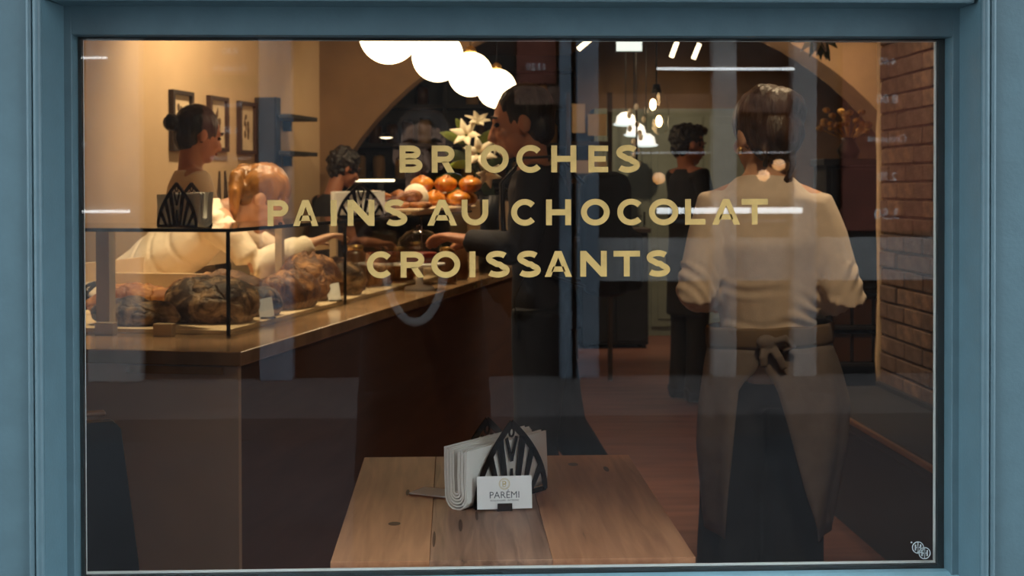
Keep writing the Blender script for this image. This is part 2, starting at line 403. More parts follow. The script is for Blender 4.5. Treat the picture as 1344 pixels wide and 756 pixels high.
# ---- gold letters painted on the outside of the glass (cap height 1, stroke s)
def glyph(ch, w, h, s):
    """list of shapes: ('r', points, width, closed) bands and ('p', polygon)"""
    k = s / 2; P = []
    def r(pts, closed=False): P.append(('r', pts, s, closed))
    if ch == 'I': P.append(('p', [(0, 0), (w, 0), (w, h), (0, h)]))
    elif ch == 'O': r(arc(w / 2, h / 2, w / 2 - k, h / 2 - k + .0006, 0, 360, 40)[:-1], True)
    elif ch == 'C': r(arc(w / 2 + .001, h / 2, w / 2 - k + .001, h / 2 - k + .0006, 42, 318, 36))
    elif ch == 'H':
        for x in (0, w - s): P.append(('p', [(x, 0), (x + s, 0), (x + s, h), (x, h)]))
        P.append(('p', [(s, h / 2 - k), (w - s, h / 2 - k), (w - s, h / 2 + k), (s, h / 2 + k)]))
    elif ch == 'E':
        P.append(('p', [(0, 0), (s, 0), (s, h), (0, h)]))
        for z, q in ((0, w), (h / 2 - k, w * .88), (h - s, w)): P.append(('p', [(s, z), (q, z), (q, z + s * .95), (s, z + s * .95)]))
    elif ch == 'L': P.append(('p', [(0, 0), (w, 0), (w, s), (s, s), (s, h), (0, h)]))
    elif ch == 'T': P.append(('p', [(w / 2 - k, 0), (w / 2 + k, 0), (w / 2 + k, h - s), (w, h - s), (w, h), (0, h), (0, h - s), (w / 2 - k, h - s)]))
    elif ch == 'N':
        P.append(('p', [(0, 0), (s, 0), (s, h * .62), (w - s, 0), (w, 0), (w, h), (w - s, h), (w - s, h * .38), (s, h), (0, h)]))
    elif ch == 'A':
        P.append(('p', [(0, 0), (s * 1.08, 0), (w / 2, h * .76), (w - s * 1.08, 0), (w, 0), (w / 2 + s * .56, h), (w / 2 - s * .56, h)]))
        P.append(('p', [(w * .24, h * .2), (w * .76, h * .2), (w * .69, h * .2 + s * .9), (w * .31, h * .2 + s * .9)]))
    elif ch == 'U':
        rr = w / 2 - k
        r([(k, h)] + arc(w / 2, rr + k, rr, rr, 180, 360, 22) + [(w - k, h)])
    elif ch in 'PRB':
        P.append(('p', [(0, 0), (s, 0), (s, h), (0, h)]))
        if ch == 'B':
            r([(s, h - k)] + arc(w * .5, h * .745, w * .42 - k, h * .255 - k, 90, -90, 14) + [(s, h * .49 + k)])
            r([(s, h * .53 - k)] + arc(w * .55, h * .265, w * .45 - k, h * .265 - k, 90, -90, 14) + [(s, k)])
        else:
            r([(s, h - k)] + arc(w * .57, h * .685, w * .43 - k, h * .315 - k, 90, -90, 16) + [(s, h * .37 + k)])
            if ch == 'R': P.append(('p', [(w * .42, h * .4), (w * .42 + s * 1.2, h * .4), (w, 0), (w - s * 1.22, 0)]))
    elif ch == 'S':
        c = w / 2
        r(arc(c, h * .735, c - k - .0008, h * .265 - k + .0006, 32, 250, 18)[:-1] + [(c - .001, h * .505), (c + .003, h * .49)] + arc(c, h * .265, c - k, h * .265 - k + .0006, 70, -148, 18)[1:])
    return P
WORDS = [('BRIOCHES', 1.404, 1.3685, [(-.147, -.117), (-.105, -.075), (-.061, -.053), (-.041, -.004), (.006, .041), (.052, .085), (.101, .127), (.137, .169)]),
         ('PAINSAUCHOCOLAT', 1.333, 1.299, [(-.319, -.292), (-.286, -.253), (-.237, -.229), (-.215, -.18), (-.168, -.137), (-.111, -.072), (-.066, -.031), (-.001, .033), (.045, .078), (.091, .129), (.139, .174), (.181, .22), (.229, .256), (.265, .302), (.304, .339)]),
         ('CROISSANTS', 1.265, 1.231, [(-.19, -.156), (-.146, -.115), (-.106, -.068), (-.056, -.048), (-.035, -.003), (.006, .038), (.043, .079), (.09, .125), (.134, .169), (.177, .209)])]
for word, zt, zb, xs in WORDS:
    for ch, (x0, x1) in zip(word, xs):
        bm = bmesh.new()
        for sh in glyph(ch, x1 - x0, zt - zb, .0077):
            if sh[0] == 'r': ribbon(bm, sh[1], sh[2], -.0038, -.0031, closed=sh[3])
            else: prism(bm, sh[1], -.0038, -.0031)
        o = obj('letter', bm, 'gold', win); o.location = (x0, 0, zb)
        o['label'] = 'gold capital letter ' + ch
# round emblem sticker in the lower corner of the pane
bm = bmesh.new()
for cx, cz in ((.5435, .8655), (.5525, .8578)):
    ribbon(bm, arc(cx, cz, .0075, .0075, 0, 360, 28)[:-1], .0011, .0031, .0036, closed=True)
    for dx in (-.0036, 0, .0036):
        bx(bm, (cx + dx - .0009, .0031, cz - .004), (cx + dx + .0009, .0036, cz + .004))
    bx(bm, (cx - .0006, .0031, cz - .0072), (cx + .0006, .0036, cz + .0072)); bx(bm, (cx - .0045, .0031, cz - .0006), (cx + .0045, .0036, cz + .0006))
bx(bm, (.5335, .0031, .8715), (.5357, .0036, .8733))
o = obj('sticker', bm, 'white_print', win); o['label'] = 'white double ring emblem sticker'

# ---- room shell
def sbox(name, lo, hi, mat, M4=None):
    o = box(name, lo, hi, mat, None, 0, M4); o['kind'] = 'structure'; return o
sbox('floor', (-3.2, .036, -.2), (3.9, 11.6, 0), 'floor')
sbox('ceiling', (-3.2, .036, 2.75), (3.9, 11.6, 2.9), 'ceiling')
a13 = R(-13.4)
sbox('wall_left', (-.15, -.3, 0), (0, 7.85, 2.75), 'wall', TR(-2.70, 0.0, 0, a13))
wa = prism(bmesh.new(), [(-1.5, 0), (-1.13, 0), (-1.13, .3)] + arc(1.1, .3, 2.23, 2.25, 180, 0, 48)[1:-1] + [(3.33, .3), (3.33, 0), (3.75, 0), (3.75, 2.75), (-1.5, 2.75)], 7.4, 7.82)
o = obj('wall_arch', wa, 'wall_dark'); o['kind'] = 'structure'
o = obj('trim_1', ribbon(bmesh.new(), arc(1.1, .3, 2.25, 2.27, 176, 4, 48), .035, 7.80, 7.835), 'bead'); o['kind'] = 'structure'
sbox('trim_2', (-.95, 7.36, 2.31), (3.6, 7.4, 2.42), 'wall')
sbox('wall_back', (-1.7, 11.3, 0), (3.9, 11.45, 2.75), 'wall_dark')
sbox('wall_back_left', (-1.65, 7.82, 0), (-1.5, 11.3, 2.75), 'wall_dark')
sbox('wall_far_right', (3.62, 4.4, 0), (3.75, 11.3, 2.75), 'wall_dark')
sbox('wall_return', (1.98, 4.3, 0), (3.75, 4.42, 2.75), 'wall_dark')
# brick wall on the right: mortar core, every brick in view a child
wr = struct('wall_right')
box('mortar_core', (1.838, .036, 0), (1.985, 4.40, 2.75), 'mortar', wr)
bme = {}
for full in (0, 1):
    for m_ in ('brick1', 'brick2'):
        q = bmesh.new(); bx(q, (0, 0, 0), (.03, .215 if full else .102, .065), None, .004)
        bmesh.ops.recalc_face_normals(q, faces=q.faces)
        me = bpy.data.meshes.new('brick'); q.to_mesh(me); q.free(); me.materials.append(M[m_]); bme[(full, m_)] = me
for c in range(25):
    y = 2.12 + (0 if c % 2 else -.1125)
    while y < 4.36:
        ln = .215
        if y + .215 > 4.385: ln = .102
        if y + ln > 4.39: break
        b_ = link('brick', bme[(1 if ln > .2 else 0, random.choice(('brick1', 'brick2', 'brick1')))], None, wr)
        b_.location = (1.818 + random.uniform(-.004, .006), y, .47 + c * .075)
        y += ln + .0105
# uneven plaster edge at the end of the bricks
bm = bmesh.new(); pp = []
for i in range(36):
    z = .46 + i * .0545
    pp.append((1.828 + .008 * noise.noise(Vector((0, z * 6, 3))), 4.395, z))
loft(bm, pp, [.017 + .007 * noise.noise(Vector((5, z * .19, 0))) for z in range(36)], n=8)
tag(obj('trim_3', bm, 'bead', None, True), kind='structure')
# ---- bench along the brick wall
t = thing('wall_bench', 'long dark padded bench running along the brick wall', 'bench', (1.44, .35, 0))
box('seat', (-.0, 0, .40), (.375, 4.0, .465), 'bench', t, .012)
box('base', (.04, .02, 0), (.37, 3.98, .40), 'bench', t)
box('front_edge', (-.016, 0, .445), (.0, 4.0, .466), 'bench_edge', t, .004)
box('back_rail', (.352, 0, .466), (.372, 4.0, .485), 'bench', t)

# ---- street outside (seen as reflections in the pane)
sbox('pavement', (-9, -2.7, -.3), (9, -.02, -.15), 'paving')
sbox('road', (-9, -7.2, -.4), (9, -2.7, -.26), 'asphalt')
sbox('pavement_far', (-9, -9.2, -.3), (9, -7.2, -.12), 'paving')
V_UP = Vector((0, 0, 1))
fb = thing('opposite_building', 'dark stone shopfront building across the street mirrored in the glass', 'building', (0, -9, 0))
box('wall', (-9, -.6, -.15), (9, -.12, 13), 'facade_dark', fb)
box('upper_storey', (-9, -.12, 2.95), (9, .06, 13), 'facade_brown', fb)
for x0, x1, m_ in ((-2.83, -2.43, 'facade_stone'), (-1.54, -1.29, 'facade_blue'), (.745, .83, 'facade_blue'), (.87, 1.04, 'facade_blue'), (1.92, 2.1, 'facade_stone'), (2.54, 2.72, 'facade_stone'), (-5.2, -4.8, 'facade_stone'), (4.6, 5.0, 'facade_stone')):
    box('pillar', (x0, -.12, -.12), (x1, .05, 2.95), m_, fb, .01)
for x0, x1, z0, z1, m_ in ((-4.8, -2.66, 2.315, 2.33, 'street_tube'), (-4.8, -2.6, 1.66, 1.69, 'facade_white'), (-4.8, -2.5, 1.16, 1.18, 'street_tube'),
                           (1.48, 2.54, 2.235, 2.255, 'street_tube'), (1.3, 2.54, 1.60, 1.615, 'facade_white'), (1.48, 2.6, 1.14, 1.185, 'street_tube'), (1.48, 2.5, 1.07, 1.09, 'facade_blue'),
                           (1.04, 2.54, 1.92, 2.06, 'facade_brown'), (.40, .745, 1.98, 2.12, 'facade_brown'),
                           (1.04, 4.6, .62, .95, 'facade_stone'), (-4.8, -2.83, 1.85, 2.05, 'facade_brown'), (2.72, 4.6, 2.45, 2.6, 'facade_brown')):
    if m_ == 'street_tube':
        bm = bmesh.new(); r_ = (z1 - z0) / 2; loft(bm, [(x0, .07, z0 + r_), (x0 + .01, .07, z0 + r_), (x1 - .01, .07, z0 + r_), (x1, .07, z0 + r_)], [r_ * .7, r_, r_, r_ * .7], V_UP, 10); obj('strip_light', bm, m_, fb, True)
        box('tube_batten', (x0 + .05, -.12, z0 - .005), (x1 - .05, .045, z1 + .005), 'facade_dark', fb)
        continue
    box('ledge', (x0, -.12, z0), (x1, -.02, z1), m_, fb)
for x0, x1, z0, z1, lines in ((-1.975, -1.56, 2.2, 2.45, (('8.80', .07), ('Croissants', .06))), (-1.975, -1.56, 1.5, 2.1, (('Brioche', .06), ('6.50', .07), ('Pains au chocolat', .045))),
                              (.42, .72, 2.14, 2.5, (('13.20', .07),)), (2.95, 3.65, 1.0, 2.5, (('4.60', .08), ('8.00', .1), ('Croissant', .08), ('2.70', .09), ('3.50', .12)))):
    b_ = box('menu_board', (x0, -.12, z0), (x1, -.06, z1), 'menu_red', fb)
    for i, (tx, sz) in enumerate(lines):
        zz = z1 - (z1 - z0) * (i + .7) / len(lines)
        text_mesh('lettering', tx, sz, 'facade_white', b_, TR((x0 + x1) / 2, -.058, zz, PI) @ Matrix.Rotation(R(90), 4, 'X'))
for x, z in ((2.41, 1.51), (2.29, 1.43), (1.49, 1.41)):
    bm = bmesh.new(); ell(bm, (x, .12, z), (.05, .05, .045), u=14, v=9); b_ = obj('shop_lamp', bm, 'lamp_amber', fb, True)
    box('lamp_arm', (x - .008, -.12, z + .04), (x + .008, .13, z + .055), 'facade_dark', b_)

# ================================================================== TABLE AND WHAT STANDS ON IT
t = thing('wooden_table', 'small wooden table with plank top right behind the window', 'table', (.0025, .395, 0))
for x0, x1, m_ in ((-.2445, -.1125, 'oak_warm'), (-.112, .052, 'oak_dark'), (.0525, .2455, 'oak_warm')):
    box('plank', (x0, -.367, .826), (x1, .367, .85), m_, t, .0007)
bm = bmesh.new()
for (x, y, rx_, ry_) in ((-.168, -.155, .012, .016), (-.07, -.17, .004, .05), (-.155, .06, .004, .03), (.135, .28, .012, .02), (.19, .235, .006, .03), (-.045, -.11, .003, .04), (-.108, -.25, .003, .06)):
    ell(bm, (x, y, .8497), (rx_, ry_, .0006), u=10, v=4)
tag(obj('wood_knot', bm, 'knot', t), 'dark knots and cracks in the planks', kind='stuff')
box('apron_rail', (-.2, -.32, .78), (.2, .32, .826), 'oak_dark', t)
bm = bmesh.new(); loft(bm, [(0, 0, .012), (0, 0, .78)], .03); obj('pedestal', bm, 'black_metal', t, True)
bm = bmesh.new(); lathe(bm, [(0, 0), (.22, 0), (.22, .008), (.05, .016), (0, .016)], 28); obj('base', bm, 'black_metal', t)

def holder(label, loc, rz, sc_=1.0):
    """napkin holder: base plate and two pierced pointed leaves"""
    t = thing('napkin_holder', label, 'napkin holder', loc, rz, 'napkin holders')
    box('base', (-.075, -.026, 0), (.075, .026, .003), 'bronze', t, .0008)
    Wd, H = .19, .125
    for y in (-.026, .024):
        bm = bmesh.new()
        def edge(sgn):  # one side of the pointed arch
            return [(sgn * (Wd / 2) * (1 - (i / 14) ** 1.9), H * i / 14) for i in range(15)]
        el, er = edge(-1), edge(1)
        # inset so the band stays inside the outline
        ribbon(bm, [(x * .95, z * .965 + .002) for x, z in el], .011, y, y + .002)
        ribbon(bm, [(x * .95, z * .965 + .002) for x, z in er], .011, y, y + .002)
        bx(bm, (-Wd / 2 * .97, y, 0), (Wd / 2 * .97, y + .002, .008))
        for bx0, tx, tz, w0 in ((-.05, -.078, .045, .010), (-.03, -.055, .076, .011), (-.012, -.03, .098, .013), (.012, .03, .098, .013), (.03, .055, .076, .011), (.05, .078, .045, .010)):
            ribbon(bm, [(bx0, .004), ((bx0 * .55 + tx * .45), tz * .5), (tx, tz)], w0, y, y + .002, taper=(.75, 1, 1.25))
        ribbon(bm, [(0, .062), (-.013, .1)], .006, y, y + .002); ribbon(bm, [(0, .062), (.013, .1)], .006, y, y + .002)
        ribbon(bm, [(0, .004), (0, .05)], .01, y, y + .002, taper=(1.6, .5))
        ribbon(bm, arc(0, .108, .006, .007, 0, 360, 14)[:-1], .003, y, y + .002, closed=True)
        obj('leaf', bm, 'bronze', t)
    return t
def bundle(label, loc, rz, ln=(-.108, .1), n=6):
    t = thing('napkin_bundle', label, 'napkins', loc, rz, 'napkin bundles')
    me = None
    for k in range(n):
        hw = .021 - k * .0033; top = .092 - .002 * (k % 3)
        bm = bmesh.new()
        pts = [(-hw - .001, top), (-hw, .05), (-hw, .004 + k * .0033 + hw * .5)] + arc(0, .006 + k * .0033 + hw * .45, hw, hw * .9, 180, 360, 8)[1:-1] + [(hw, .004 + k * .0033 + hw * .5), (hw, .05), (hw + .001, top - .003)]
        ribbon(bm, pts, .0026, ln[0] + .001 * (k % 2), ln[1] - .0015 * (k % 3), Matrix.Rotation(R(-90), 4, 'Z'))
        # spread the far end a little and soften the sides
        for v in bm.verts:
            f = (v.co.x - ln[0]) / (ln[1] - ln[0])
            v.co.y += .004 * math.sin(f * 5 + v.co.z * 30) * (v.co.z / .1); v.co.z += .004 * f + .003 * math.sin(f * 3.1)
        obj('napkin', bm, 'napkin', t)
    return t
HZ = R(50)
e1 = Vector((math.cos(HZ), math.sin(HZ), 0)); e2 = Vector((-math.sin(HZ), math.cos(HZ), 0))
hc = Vector((.016, .392, .85)) + e2 * .026
holder('dark bronze napkin holder with pierced leaves on the wooden window table', hc, HZ)
bundle('white folded napkins held in the bronze holder on the wooden window table', hc + Vector((0, 0, .0035)), HZ)
# business card on its clip
t = thing('card_stand', 'small brown metal clip holding the upright business card', 'card stand', (.001, .318, .85), R(4))
box('foot', (-.012, -.004, 0), (.012, .03, .002), 'bronze', t)
box('front_tab', (-.0115, -.006, 0), (.0115, -.0045, .012), 'bronze', t, 0)
box('rear_tab', (-.0115, -.0015, 0), (.0115, 0, .02), 'bronze', t, 0)
c = thing('business_card', 'upright white business card with gold ring mark and grey name', 'card', (.001, .318, .853), R(4))
tilt = TR(0, -.003, 0, 0, R(-7))
box('card_sheet', (-.0425, -.0006, 0), (.0425, .0, .050), 'card', c, 0, tilt)
T4 = tilt @ TR(0, -.0008, 0) @ Matrix.Rotation(R(90), 4, 'X')
text_mesh('name_print', 'PARÉMI', .0145, 'ink', c, T4 @ Matrix.Translation((0, .0165, 0)), .0002)
text_mesh('small_print', 'BOULANGERIE - PATISSERIE', .0036, 'ink', c, T4 @ Matrix.Translation((0, .0118, 0)), .0002)
bm = bmesh.new()
ribbon(bm, arc(0, .038, .0082, .0082, 0, 360, 24)[:-1], .0008, -.0011, -.0007, tilt, True)
ribbon(bm, arc(0, .038, .0068, .0068, 0, 360, 24)[:-1], .0004, -.0011, -.0007, tilt, True)
for g in glyph('P', .006, .009, .0012) + glyph('B', .0055, .0088, .0008):
    TT = tilt @ Matrix.Translation((-.003, 0, .0335))
    ribbon(bm, g[1], g[2], -.0011, -.0007, TT, g[3]) if g[0] == 'r' else prism(bm, g[1], -.0011, -.0007, TT)
obj('ring_mark', bm, 'gold_ink', c)
t = thing('loose_card', 'white card lying flat beside the napkin holder', 'card', (-.1, .44, .851), R(-28))
box('card_sheet', (-.043, -.026, .0005), (.043, .026, .0022), 'card', t); box('underside', (-.043, -.026, -.001), (.043, .026, .0005), 'tag_edge', t)

# ================================================================== COUNTER (its own axes, turned 13.4 degrees)
KX, KY, KR = -.591, 1.596, R(-13.4)
K4 = TR(KX, KY, 0, KR)
def kw(x, y, z=0): return K4 @ Vector((x, y, z))
t = thing('bakery_counter', 'long bakery counter with stone top and wooden side coloured as in shade', 'counter', (KX, KY, 0), KR)
box('counter_top', (-.92, 0, .915), (0, 3.75, .95), 'stone', t, .003)
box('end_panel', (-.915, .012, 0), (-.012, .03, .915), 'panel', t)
box('side_panel', (-.03, .03, 0), (-.012, 3.74, .915), 'panel_shaded', t)
box('body', (-.91, .03, .02), (-.03, 3.7, .91), 'panel_shaded', t)
box('cable_plate', (-.30, .002, .893), (-.05, .012, .912), 'stone', t)
# glass display case
t = thing('display_case', 'glass bread display case with thin dark edges on the counter', 'display case', (KX, KY, .95), KR)
box('display_floor', (-.88, .375, .001), (-.19, 3.4, .012), 'tray', t)
box('top_glass', (-.9, .345, .281), (-.165, .95, .287), 'glass', t)
box('top_glass', (-.46, .952, .281), (-.165, 3.45, .287), 'glass', t)
box('front_glass', (-.9, .358, 0), (-.177, .363, .281), 'glass', t)
for y0, y1 in ((.364, 1.385), (1.392, 2.40), (2.407, 3.44)):
    box('side_glass', (-.182, y0, 0), (-.177, y1, .281), 'glass', t)
for y in (.36, 1.388, 2.403, 3.44):
    box('corner_joint', (-.184, y - .0035, 0), (-.175, y + .0035, .281), 'black_metal', t)
box('top_edge', (-.9, .342, .279), (-.165, .347, .289), 'black_metal', t); box('top_edge', (-.168, .342, .279), (-.163, 3.45, .289), 'black_metal', t)
box('post', (-.56, .352, 0), (-.522, .39, .279), 'cream', t)
for y in (1.36, 1.95):
    box('inner_post', (-.42, y, .012), (-.395, y + .025, .279), 'cream', t)
box('back_ledge', (-.9, .5, .10), (-.88, 3.4, .16), 'cream', t)
box('bread_board', (-.84, .98, .05), (-.50, 1.0, .125), 'tray', t)
for x, y in ((-.515, .32), (-.345, .318)):
    o = box('display_block', (-.027, -.014, 0), (.027, .014, .034), 'cream', None, .002)
    o.location = kw(x, y, .9502); o.rotation_euler = (0, 0, KR)
    tag(o, 'small cream block standing at the foot of the display glass', 'block', 'blocks at the display glass')

def price_card(x, y, z, rz, label, s=1):
    t = thing('price_card', label, 'price card', (x, y, z), rz, 'price cards in the display')
    box('card_sheet', (-.022 * s, -.001, .004), (.022 * s, .001, .062 * s), 'card', t, 0, TR(0, 0, 0, 0, R(-14), R(-12)))
    box('foot', (-.02 * s, -.004, 0), (.02 * s, .022, .005), 'black_metal', t)
price_card(-.622, 2.33, .963, R(-8), 'white price card leaning before the floured batard in the display')
price_card(-.475, 2.95, .963, R(-8), 'white price card behind the glass joint beyond the round loaf')

def bread(name, label, loc, r, rz, mat, seed, slashes=0, rx=0, lump=.14, group='loaves in the glass display'):
    rnd = Vector((seed * 3.1, seed * 1.7, seed))
    bm = bmesh.new()
    def f(p):
        q = Vector((p.x / r[0], p.y / r[1], p.z / r[2]))
        k = 1 + lump * noise.noise(q * 1.6 + rnd) + .05 * noise.noise(q * 5 + rnd)
        s = 0
        for i in range(slashes):
            c = -.6 + 1.2 * (i + .5) / slashes
            d = abs(q.x - c - .25 * q.y) * slashes
            if q.z > .1: s = max(s, math.exp(-(d * 3.2) ** 2))
        out = Vector((p.x * k, p.y * k, p.z * k * (1 - .16 * s)))
        if out.z < -r[2] * .55: out.z = -r[2] * .55
        return out
    ell(bm, (0, 0, r[2] * .55), r, None, 36, 22, f)
    o = obj(name, bm, mat, None, True); o.location = loc; o.rotation_euler = (rx, 0, rz)
    return tag(o, label, 'bread', group)
zb = .963
bread('seeded_loaf', 'golden seeded loaf at the back of the display behind the post', (-1.04, 2.52, zb), (.15, .055, .062), R(-4), 'crust_gold', 1, 5)
bread('flat_loaf', 'low floured rustic loaf beside the cream post', (-.975, 2.19, zb), (.13, .07, .05), R(-10), 'crust_dark', 2, 2)
bread('rustic_loaf', 'large cracked dark rustic loaf at the corner of the display glass', (-.775, 2.27, zb), (.14, .11, .088), R(-22), 'crust_dark', 3, 3)
bread('long_loaf', 'light brown long loaf lying behind the large cracked loaf', (-.80, 2.55, zb), (.17, .07, .085), R(-15), 'crust', 4, 4)
bread('end_loaf', 'dark loaf end with floured face beside the price card', (-.665, 2.45, zb), (.08, .06, .062), R(40), 'crust_dark', 5, 1)
bread('batard_loaf', 'floured batard loaf in front of the round striped loaf', (-.605, 2.71, zb), (.145, .078, .078), R(68), 'crust', 6, 3)
bread('round_loaf', 'round striped loaf resting high behind the floured batard', (-.57, 3.04, zb), (.12, .105, .105), R(20), 'crust', 7, 5)
bread('square_loaf', 'dark square loaf in the middle of the display beyond the glass joint', (-.50, 3.28, zb), (.11, .08, .09), R(-20), 'crust_dark', 8, 2)
bread('country_loaf', 'brown country loaf deep in the display near the glass dome', (-.43, 3.70, zb), (.13, .09, .085), R(30), 'crust', 9, 3)
bread('brown_loaf', 'short brown loaf at the far end of the display', (-.33, 4.06, zb), (.11, .08, .08), R(10), 'crust_gold', 10, 3)
# napkin holders on top of the case
hz = R(67)
for lab, p, a in (('dark napkin holder standing on the display case before the blonde worker', (-.83, 2.155, 1.237), R(-44)), ('dark napkin holder standing on the case beside the pastry tray', (-.429, 3.45, 1.237), R(28))):
    holder(lab, p, a)
    bundle('white napkins in the holder on the display case ' + ('before the blonde worker' if a < 0 else 'beside the pastry tray'), (p[0], p[1], p[2] + .0035), a, (-.1, .1), 5)
# pastries on a tray on the case
def pastry_tray(x, y, lab):
    t = thing('pastry_tray', lab, 'tray', (x, y, 1.238), KR, 'pastry trays')
    box('tray_plate', (-.15, -.2, .012), (.15, .2, .026), 'tray', t, .005)
    for sx in (-.12, .12):
        box('foot', (sx - .01, -.17, 0), (sx + .01, .17, .012), 'tray', t)
pastry_tray(-.307, 3.945, 'pale tray of flat danish pastries on the display case')
pastry_tray(-.16, 4.54, 'pale tray of glazed buns further along the display case')
def croissant(name, lab, loc, rz, L_=.07, r=.026, mat='crust_gold', grp='pastries on the trays'):
    bm = bmesh.new(); pts, rad = [], []
    for i in range(19):
        f = i / 18 * 2 - 1
        pts.append((L_ * f, .35 * L_ * f * f, r * .8)); rad.append((r * (1 - .75 * abs(f) ** 1.7)) * (1 + .09 * math.cos(f * 26)))
    loft(bm, pts, rad, Vector((0, 0, 1)), 12)
    o = obj(name, bm, mat, None, True); o.location = loc; o.rotation_euler = (0, 0, rz)
    return tag(o, lab, 'pastry', grp)
def danish(lab, loc, rz):
    t = thing('danish_pastry', lab, 'pastry', loc, rz, 'pastries on the trays')
    bm = bmesh.new(); lathe(bm, [(0, 0), (.04, 0), (.05, .008), (.047, .02), (.034, .024), (.022, .016), (0, .015)], 16); obj('dough', bm, 'crust_gold', t, True)
    bm = bmesh.new(); ell(bm, (0, 0, .017), (.022, .022, .006), u=10, v=5); obj('jam_centre', bm, 'sugar', t, True)
i = 0
for (px_, py_) in ((-.43, 3.2), (-.33, 3.17), (-.24, 3.21), (-.41, 3.31), (-.3, 3.30), (-.36, 3.42), (-.26, 3.41)):
    danish('flat golden danish pastry on the tray of danishes', (px_ + .033, py_ + .625, 1.2645), i); i += 1
for k, (px_, py_, pz_) in enumerate(((-.43, 3.26, 1.29), (-.27, 3.24, 1.29), (-.33, 3.37, 1.29))):
    croissant('croissant', 'golden croissant lying over the danish pastries on the tray', (px_ + .033, py_ + .625, pz_), k * 1.1 - .3)
for k, (px_, py_, pz_) in enumerate(((-.26, 3.77, 0), (-.16, 3.745, 0), (-.05, 3.72, 0), (-.24, 3.88, 0), (-.13, 3.86, 0), (-.02, 3.835, 0), (-.215, 3.82, .066), (-.105, 3.795, .066), (0, 3.78, .064))):
    bm = bmesh.new()
    ell(bm, (0, 0, .03), (.052, .052, .034), None, 18, 12, lambda p, s_=k: p * (1 + .08 * math.cos(5 * math.atan2(p.y, p.x) + s_)))
    ell(bm, (0, 0, .06), (.02, .02, .012), None, 10, 8)
    o = obj('brioche', bm, 'brioche', None, True); o.location = (px_, py_ + .73, 1.2652 + pz_); o.rotation_euler = (0, 0, k)
    tag(o, 'glossy orange brioche bun ' + ('stacked on top of the buns' if pz_ else 'on the tray of glazed buns'), 'bun', 'brioche buns')
bm = bmesh.new(); ell(bm, (0, 0, .05), (.055, .055, .07), None, 16, 12, lambda p: p * (1 + .1 * math.sin(6 * math.atan2(p.y, p.x) + 30 * p.z)) if p.z > -.05 else Vector((p.x, p.y, -.05)))
o = obj('meringue', bm, 'sugar', None, True); o.location = (-.235, 4.235, 1.2382); tag(o, 'tall white meringue standing before the orange brioche buns', 'meringue')
# glass cake dome on the ledge of the case
t = thing('cake_dome', 'glass dome over a red tart on the counter beside the display', 'cake dome', (-.207, 3.66, .9505), 0)
bm = bmesh.new(); lathe(bm, [(0, 0), (.06, 0), (.055, .012), (.014, .02), (.014, .085), (.1, .095), (.1, .104), (0, .104)], 24); obj('stand', bm, 'ceramic', t, True)
bm = bmesh.new(); lathe(bm, [(.088, .105), (.09, .15), (.08, .195), (.05, .225), (.012, .235), (.012, .25), (0, .252)], 24); obj('dome', bm, 'glass', t, True)
bm = bmesh.new(); lathe(bm, [(0, .106), (.06, .106), (.07, .14), (.066, .145), (0, .147)], 20); obj('tart', bm, 'jam', t, True)
# jars on the counter behind the dome
for k, (x, y, h_) in enumerate(((-.44, 3.46, .17), (-.10, 3.97, .15), (-.05, 4.22, .16))):
    t = thing('preserve_jar', 'tall glass jar of preserve with metal lid near the cake dome', 'jar', (x, y, .952 if k else .963), 0, 'preserve jars')
    bm = bmesh.new(); lathe(bm, [(0, .002), (.036, .002), (.038, .01), (.038, h_ * .8), (.028, h_ * .88), (0, h_ * .88)], 18); obj('jar_body', bm, 'bottle', t, True)
    bm = bmesh.new(); lathe(bm, [(0, h_ * .88), (.03, h_ * .88), (.03, h_), (0, h_)], 18); obj('lid', bm, 'earring', t, True)
# cream till box with dark trays at the end of the counter
t = thing('coffee_grinder', 'cream box machine with dark slatted lid at the counter end', 'machine', (.10, 4.92, .9505), KR)
box('housing', (-.09, -.1, .0), (.09, .1, .34), 'cream', t, .012)
for k in range(3): box('lid_slat', (-.1, -.11, .345 + .018 * k), (.1, .11, .355 + .018 * k), 'black_metal', t, .003)
box('lid_core', (-.06, -.07, .338), (.06, .07, .4), 'black_metal', t)
# lilies in a vase
t = thing('lily_vase', 'bunch of white lilies with green leaves in a tall dark vase', 'flowers', (.095, 4.735, .9505), 0)
bm = bmesh.new(); lathe(bm, [(0, .001), (.05, .001), (.055, .06), (.042, .25), (.05, .36), (.044, .36), (.036, .25), (.045, .07), (0, .05)], 20); obj('vase', bm, 'black_metal', t, True)
def flower(c, d, s):
    bm = bmesh.new(); d = Vector(d).normalized(); u = d.orthogonal().normalized(); v = d.cross(u)
    for k in range(6):
        a = 2 * PI * k / 6; o_ = u * math.cos(a) + v * math.sin(a); sd = d.cross(o_)
        rows = []
        for i in range(6):
            f = i / 5; p = Vector(c) + d * (s * (.15 + .75 * f - .35 * f * f)) + o_ * (s * (.08 + .75 * f * f)); w_ = s * .22 * math.sin(PI * (.12 + .86 * f))
            rows.append((p - sd * w_, p + d * -.01 * s, p + sd * w_))
        V = [[bm.verts.new(q) for q in r_] for r_ in rows]
        for a_, b_ in zip(V, V[1:]):
            for j in (0, 1): bm.faces.new((a_[j], a_[j + 1], b_[j + 1], b_[j]))
    o = obj('lily', bm, 'petal', t, True); o.modifiers.new('s', 'SOLIDIFY').thickness = .002
